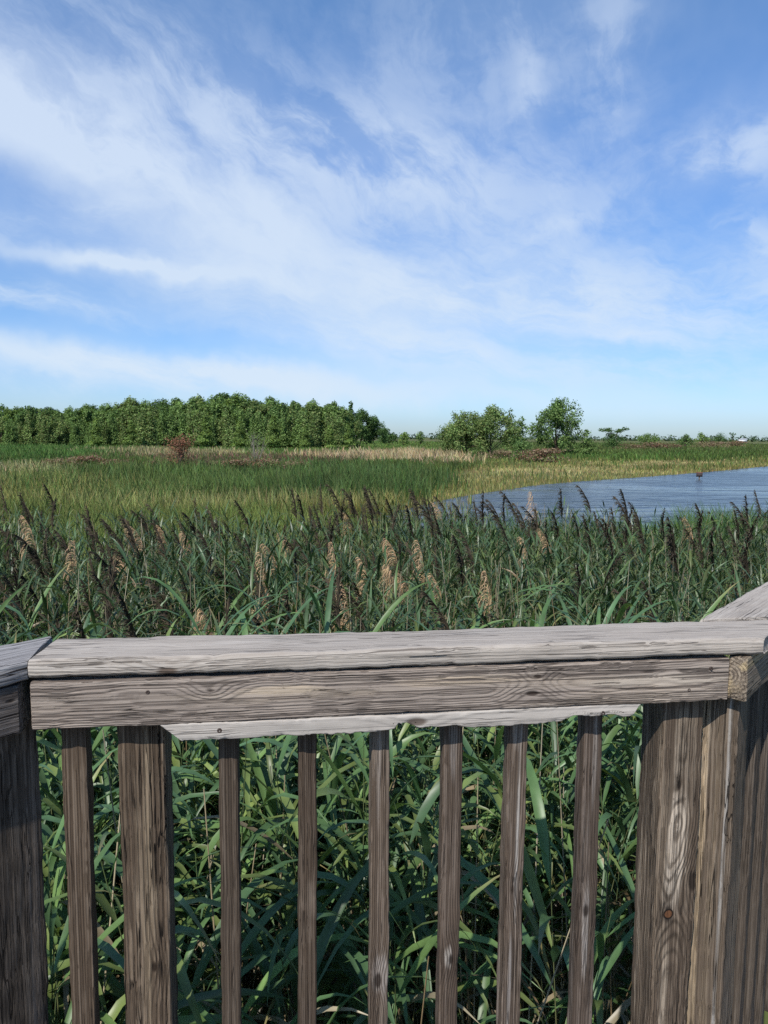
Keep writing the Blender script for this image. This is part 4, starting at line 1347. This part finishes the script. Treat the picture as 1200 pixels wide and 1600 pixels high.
def tree(name, meshes, loc, sc, rz, label, cat, group=None, scz=None):
    e = empty(name, loc, rz)
    e.scale = (sc, sc, scz or sc)
    tag(e, label, cat, group)
    mesh_obj('trunk', meshes[0], e); mesh_obj('crown', meshes[1], e)
    return e


MIDG = [(0.105, 0.165, 0.050), (0.130, 0.195, 0.060), (0.085, 0.140, 0.045), (0.150, 0.210, 0.075)]
OLIVE = [(0.150, 0.180, 0.065), (0.175, 0.200, 0.080), (0.115, 0.150, 0.055)]
DEEP = [(0.050, 0.095, 0.032), (0.065, 0.115, 0.038), (0.080, 0.130, 0.042)]
LIME = [(0.125, 0.180, 0.040), (0.145, 0.200, 0.050)]

# --- the wood on the left: poplar-like young trees in front, bigger darker crowns behind
tr = np.random.default_rng(5)
W_UP = [tree_meshes(tr, 9.0, 5.2, 'upright', 6500, 0.20, MIDG if i % 2 else MIDG + OLIVE) for i in range(6)]
W_RD = [tree_meshes(tr, 11.0, 10.0, 'dome', 9000, 0.24, [DEEP + MIDG[:1], MIDG, MIDG + OLIVE, DEEP + MIDG][i % 4]) for i in range(6)]
W_MD = [tree_meshes(tr, 9.0, 6.8, 'dome', 7500, 0.20, [MIDG, MIDG + OLIVE, LIME + MIDG, OLIVE + DEEP, MIDG + DEEP][i % 5]) for i in range(6)]
W_LI = [tree_meshes(tr, 7.0, 3.8, 'thin', 3000, 0.19, LIME + MIDG[:2]) for i in range(2)]
top_prof = [(-200, 646), (-80, 640), (0, 637), (70, 634), (120, 640), (200, 629), (260, 628), (320, 622), (420, 622), (470, 626), (520, 633), (560, 644), (590, 655)]


def top_at(px):
    return float(np.interp(px, [p[0] for p in top_prof], [p[1] for p in top_prof]))


L_FRONT = 'slender mid-green young tree in the front rank of the wood on the left'
L_MID = 'rounded leafy tree filling the middle of the wood on the left'
L_BACK = 'dark rounded crown rising from the back of the wood on the left'
L_LIME = 'small bright yellow-green tree at the foot of the wood on the left'
G_WOOD = 'trees of the wood on the left'


def wood_tree(px, dist, protos, natural_h, label, name, short=1.0):
    d = px_dir(px, 683)
    x = d.x / d.y * dist
    q = px_dir(px, top_at(px) + tr.uniform(-2, 6))
    H = (EYE + q.z / q.y * dist) * short
    s = H / natural_h
    tree(name, protos[int(tr.integers(len(protos)))], (x, dist, 0), s * tr.uniform(0.95, 1.12), tr.uniform(0, 6.28), label, 'tree', G_WOOD, s)


px = -190
while px < 545:
    wood_tree(px, 146 + tr.uniform(-5, 5), W_UP, 9.0, L_FRONT, 'young_tree', tr.uniform(0.62, 0.93))
    px += tr.uniform(12, 20)
px = -190
while px < 560:
    wood_tree(px, 157 + tr.uniform(-3, 5), W_MD, 9.0, L_MID, 'leafy_tree', tr.uniform(0.86, 1.02))
    px += tr.uniform(17, 27)
px = -190
while px < 560:
    wood_tree(px, 168 + tr.uniform(-4, 6), W_RD, 11.0, L_BACK, 'broad_tree', tr.uniform(0.95, 1.05))
    px += tr.uniform(22, 34)
for px in (152, 205, 322, 375, 428, 478, 515, 545):
    wood_tree(px, 138 + tr.uniform(-2, 2), W_LI, 7.0, L_LIME, 'lime_tree', tr.uniform(0.52, 0.70))
# the dark end of the wood and the low tail beyond it


def single(name, meshes, natural_h, px, py_base, py_top, label, cat, group=None, wide=1.0, rz=None):
    p = ground(px, py_base)
    q = px_dir(px, py_top)
    dist = math.hypot(p.x, p.y)
    H = EYE + q.z / math.hypot(q.x, q.y) * dist
    s = H / natural_h
    return tree(name, meshes, p, s * wide, rz if rz is not None else tr.uniform(0, 6.28), label, cat, group, s)


single('broad_tree', tree_meshes(tr, 11, 11.0, 'dome', 9000, 0.26, DEEP), 11, 564, 695, 643, 'darkest rounded tree closing the right end of the wood', 'tree')
single('broad_tree', tree_meshes(tr, 11, 12.0, 'dome', 8000, 0.26, DEEP), 11, 584, 695, 653, 'dark tree sloping down at the very tip of the wood', 'tree')
single('thin_tree', tree_meshes(tr, 11, 4.0, 'thin', 1100, 0.34, DEEP), 11, 548, 695, 632, 'pointed dark tree top standing above the end of the wood', 'tree')
single('bush', tree_meshes(tr, 5, 8.0, 'bush', 1500, 0.28, DEEP), 5, 603, 694, 669, 'low dark bush trailing off the end of the wood', 'bush')
single('bush', tree_meshes(tr, 5, 4.0, 'bush', 700, 0.28, LIME + MIDG), 5, 632, 699, 674, 'small rounded bright green bush alone between the wood and the thicket', 'bush')
single('bush', tree_meshes(tr, 5, 4.2, 'bush', 420, 0.28, MIDG), 5, 657, 696, 672, 'small loose grey-green bush alone between the wood and the thicket', 'bush')

# --- the thicket in the middle, each tree by its own look
single('thicket_tree', tree_meshes(tr, 6, 7.8, 'dome', 13000, 0.12, MIDG + OLIVE), 6, 728, 716, 643, 'broad many-stemmed grey-green tree at the left end of the thicket', 'tree')
single('thicket_tree', tree_meshes(tr, 6, 7.6, 'dome', 12000, 0.12, MIDG + OLIVE), 6, 765, 717, 643, 'broad olive-green tree in the middle of the thicket', 'tree')
single('thin_tree', tree_meshes(tr, 6, 3.0, 'thin', 900, 0.15, MIDG), 6, 795, 713, 643, 'thin tall sapling with a wispy top, sky showing through it', 'tree')
single('thin_tree', tree_meshes(tr, 5, 3.4, 'thin', 1300, 0.15, DEEP + MIDG), 5, 812, 716, 655, 'shorter dark sapling at the right end of the thicket', 'tree')
single('bush', tree_meshes(tr, 3, 3.8, 'bush', 1300, 0.12, DEEP + MIDG), 3, 815, 722, 686, 'low dark green bush in front of the two saplings', 'bush')
single('broad_tree', tree_meshes(tr, 6.6, 7.0, 'dome', 12000, 0.125, MIDG + DEEP[1:]), 6.3, 868, 716, 634, 'large rounded dark green tree standing taller than the thicket', 'tree')
single('bush', tree_meshes(tr, 3, 2.4, 'thin', 900, 0.13, MIDG), 3, 916, 717, 674, 'slim bright green bush just right of the large rounded tree', 'bush')
single('bush', tree_meshes(tr, 3, 4.2, 'bush', 1100, 0.13, MIDG), 3, 700, 706, 684, 'low green bush at the left foot of the thicket', 'bush')
single('umbrella_tree', tree_meshes(tr, 6, 6.8, 'umbrella', 2600, 0.18, DEEP), 6, 958, 703, 666, 'flat-topped dark tree with a spreading crown over a dense base', 'tree')
single('bush', tree_meshes(tr, 4, 7.5, 'bush', 1600, 0.2, MIDG), 4, 1015, 699, 675, 'wide ragged green bush left of the reddish scrub', 'bush')
single('bush', tree_meshes(tr, 4, 5, 'bush', 1000, 0.2, DEEP + MIDG), 4, 1070, 699, 678, 'dark green bush between patches of reddish scrub', 'bush')
single('bush', tree_meshes(tr, 4, 5, 'bush', 800, 0.22, LIME + MIDG), 4, 1096, 694.5, 675, 'yellow-green bush behind the reddish scrub', 'bush')
single('bush', tree_meshes(tr, 8, 14, 'round', 900, 0.5, DEEP), 8, 1126, 691, 678, 'far rounded dark tree on the right skyline', 'tree')
single('thin_tree', tree_meshes(tr, 7, 4, 'umbrella', 300, 0.3, DEEP), 7, 1144, 695, 676, 'bare-topped small tree with a broken spire on the right skyline', 'tree')
single('bush', tree_meshes(tr, 8, 12, 'round', 900, 0.5, DEEP), 8, 1178, 690, 682, 'far low tree right of the white shed on the skyline', 'tree')

# --- red and brown scrub
RUST = [(0.21, 0.092, 0.058), (0.16, 0.075, 0.05), (0.25, 0.125, 0.08), (0.14, 0.095, 0.06)]
BROWN = [(0.20, 0.13, 0.095), (0.24, 0.165, 0.115), (0.16, 0.115, 0.075), (0.13, 0.15, 0.06)]
single('red_bush', tree_meshes(tr, 2.6, 3.0, 'bush', 1900, 0.055, RUST), 2.4, 284, 742, 682, 'rounded rust-red bush standing alone in the green marsh', 'bush')
G_SCRUB = 'brown scrub patches in the marsh'
b_protos = [tree_meshes(tr, 1.2, 2.6, 'bush', 1800, 0.05, BROWN + ([(0.15, 0.06, 0.045)] if i else [])) for i in range(4)]
for i, (px, pb, pt, wide, lab) in enumerate([
        (95, 737, 713, 1.8, 'low brown scrub left of the red bush, at the dark grass'), (135, 735, 710, 1.8, 'purplish brown scrub mound left of the red bush'),
        (180, 735, 715, 1.7, 'small brown scrub midway to the red bush'), (240, 739, 719, 1.4, 'brown scrub at the left foot of the red bush'),
        (325, 740, 717, 1.7, 'brown scrub at the right foot of the red bush'), (375, 744, 715, 1.7, 'grey-brown scrub under the bare twiggy shrub'),
        (415, 742, 713, 1.6, 'reddish brown scrub right of the bare twiggy shrub'), (462, 740, 719, 1.7, 'faded brown scrub left of the straw patch'),
        (780, 720, 701, 1.6, 'pinkish brown scrub under the thicket saplings'), (845, 724, 699, 2.1, 'pinkish brown scrub before the large rounded tree'),
        (985, 705, 692, 2.0, 'reddish scrub below the flat-topped tree'), (1025, 705, 690, 2.3, 'reddish scrub under the wide ragged bush'),
        (1110, 702, 688, 2.6, 'long reddish scrub bank on the right'), (1150, 700, 688, 2.0, 'reddish scrub at the right end of the bank'),
        (1052, 703, 692, 1.6, 'reddish scrub left of the dark green bush')]):
    single('brown_shrub', b_protos[i % 4], 1.2, px, pb, pt, lab, 'shrub', G_SCRUB, wide)

# bare twiggy shrub
g = Geo()
for i in range(15):
    a_ = tr.uniform(0, 6.28); q = tr.uniform(0.15, 0.9)
    hh = tr.uniform(1.0, 2.4)
    p1 = np.array([math.cos(a_) * q * .35, math.sin(a_) * q * .35, hh * .5]); p2 = np.array([math.cos(a_) * q, math.sin(a_) * q, hh])
    g.tube([(0, 0, 0), p1, p2], [0.018, 0.012, 0.005], 4)
    for _ in range(3):
        b_ = tr.normal(0, .3, 3); b_[2] = abs(b_[2]) + .15
        g.tube([p1 + (p2 - p1) * tr.uniform(0, 1), p2 + b_], [0.007, 0.003], 3)
v, f, _ = g.arrays()
p = ground(400, 738)
o = mesh_obj('bare_shrub', np_mesh('bare_shrub', v, f, M_BARK, col=np.repeat(np.array([[0.26, 0.23, 0.19]]), len(v), 0)))
o.location = p
o.scale = (1.2, 1.2, 1.15)
tag(o, 'leafless pale grey twiggy shrub standing right of the red bush', 'shrub')

# --- far treeline on the horizon: one mass
q_, f_, c_ = [], [], []
nn = 0
lob = []
for x in np.arange(-700, 1100, 9.0):
    lob.append((x + tr.uniform(-4, 4), 1000 + tr.uniform(-60, 60), 2.0, tr.uniform(6, 13), 6.0, tr.uniform(3.5, 7.5)))
v, f, c = leaf_cloud(tr, lob, 9000, 1.9, [(0.055, 0.085, 0.05), (0.07, 0.10, 0.055)])
tag(mesh_obj('far_treeline', np_mesh('far_treeline', v, f, M_LEAF, col=c)), 'distant band of trees along the horizon', 'treeline', kind='stuff')


# ================================================================= small built things
def box(g, c, s):
    x, y, z = c; a_, b_, d_ = s[0] / 2, s[1] / 2, s[2] / 2
    v = [(x + i * a_, y + j * b_, z + k * d_) for k in (-1, 1) for j in (-1, 1) for i in (-1, 1)]
    g.add(v, [[0, 2, 3, 1], [4, 5, 7, 6], [0, 1, 5, 4], [2, 6, 7, 3], [0, 4, 6, 2], [1, 3, 7, 5]])


def flat_mat(name, c, rough=0.8):
    m, nt = new_mat(name)
    tcn = nt.n('ShaderNodeTexCoord')
    n = nt.noise(tcn.outputs['Object'], 14, 4, 0.6)
    finish(nt, nt.mix(n, tuple(q * 0.7 for q in c), tuple(q * 1.25 for q in c)), rough)
    return m


def part(name, g, mat, parent):
    v, f, _ = g.arrays()
    return mesh_obj(name, np_mesh(name, v, f, mat), parent)


p = ground(1092.5, 749.5)
sg = empty('water_sign', (p.x, p.y, 0.0), math.atan2(-p.x, p.y))
tag(sg, 'small dark brown board on a short post standing in the pond', 'sign')
g = Geo(); box(g, (0, 0.02, 0.0), (0.09, 0.09, 0.44)); part('post', g, flat_mat('sign_post', (0.10, 0.08, 0.065)), sg)
g = Geo(); box(g, (0, -0.05, 0.33), (0.40, 0.03, 0.27)); bd = part('board', g, flat_mat('sign_board', (0.050, 0.035, 0.035)), sg)
g = Geo(); box(g, (0, -0.055, 0.482), (0.42, 0.05, 0.03)); part('frame', g, flat_mat('sign_trim', (0.26, 0.09, 0.08)), sg)

p = ground(1160, 687.6)
k = 900 / p.y
bx_ = (p.x * k, 900.0, 0)
sh = empty('shed', bx_, 0.2)
tag(sh, 'tiny white shed far off on the right skyline', 'shed')
g = Geo(); box(g, (0, 0, 1.5), (8, 6, 3.0)); part('wall', g, flat_mat('white_wall', (0.72, 0.72, 0.72)), sh)
g = Geo()
g.add([(-4.4, -3.4, 2.95), (4.4, -3.4, 2.95), (4.4, 0, 4.4), (-4.4, 0, 4.4), (4.4, 3.4, 2.95), (-4.4, 3.4, 2.95)], [[0, 1, 2, 3], [3, 2, 4, 5]])
part('roof', g, flat_mat('grey_roof', (0.35, 0.36, 0.38)), sh)
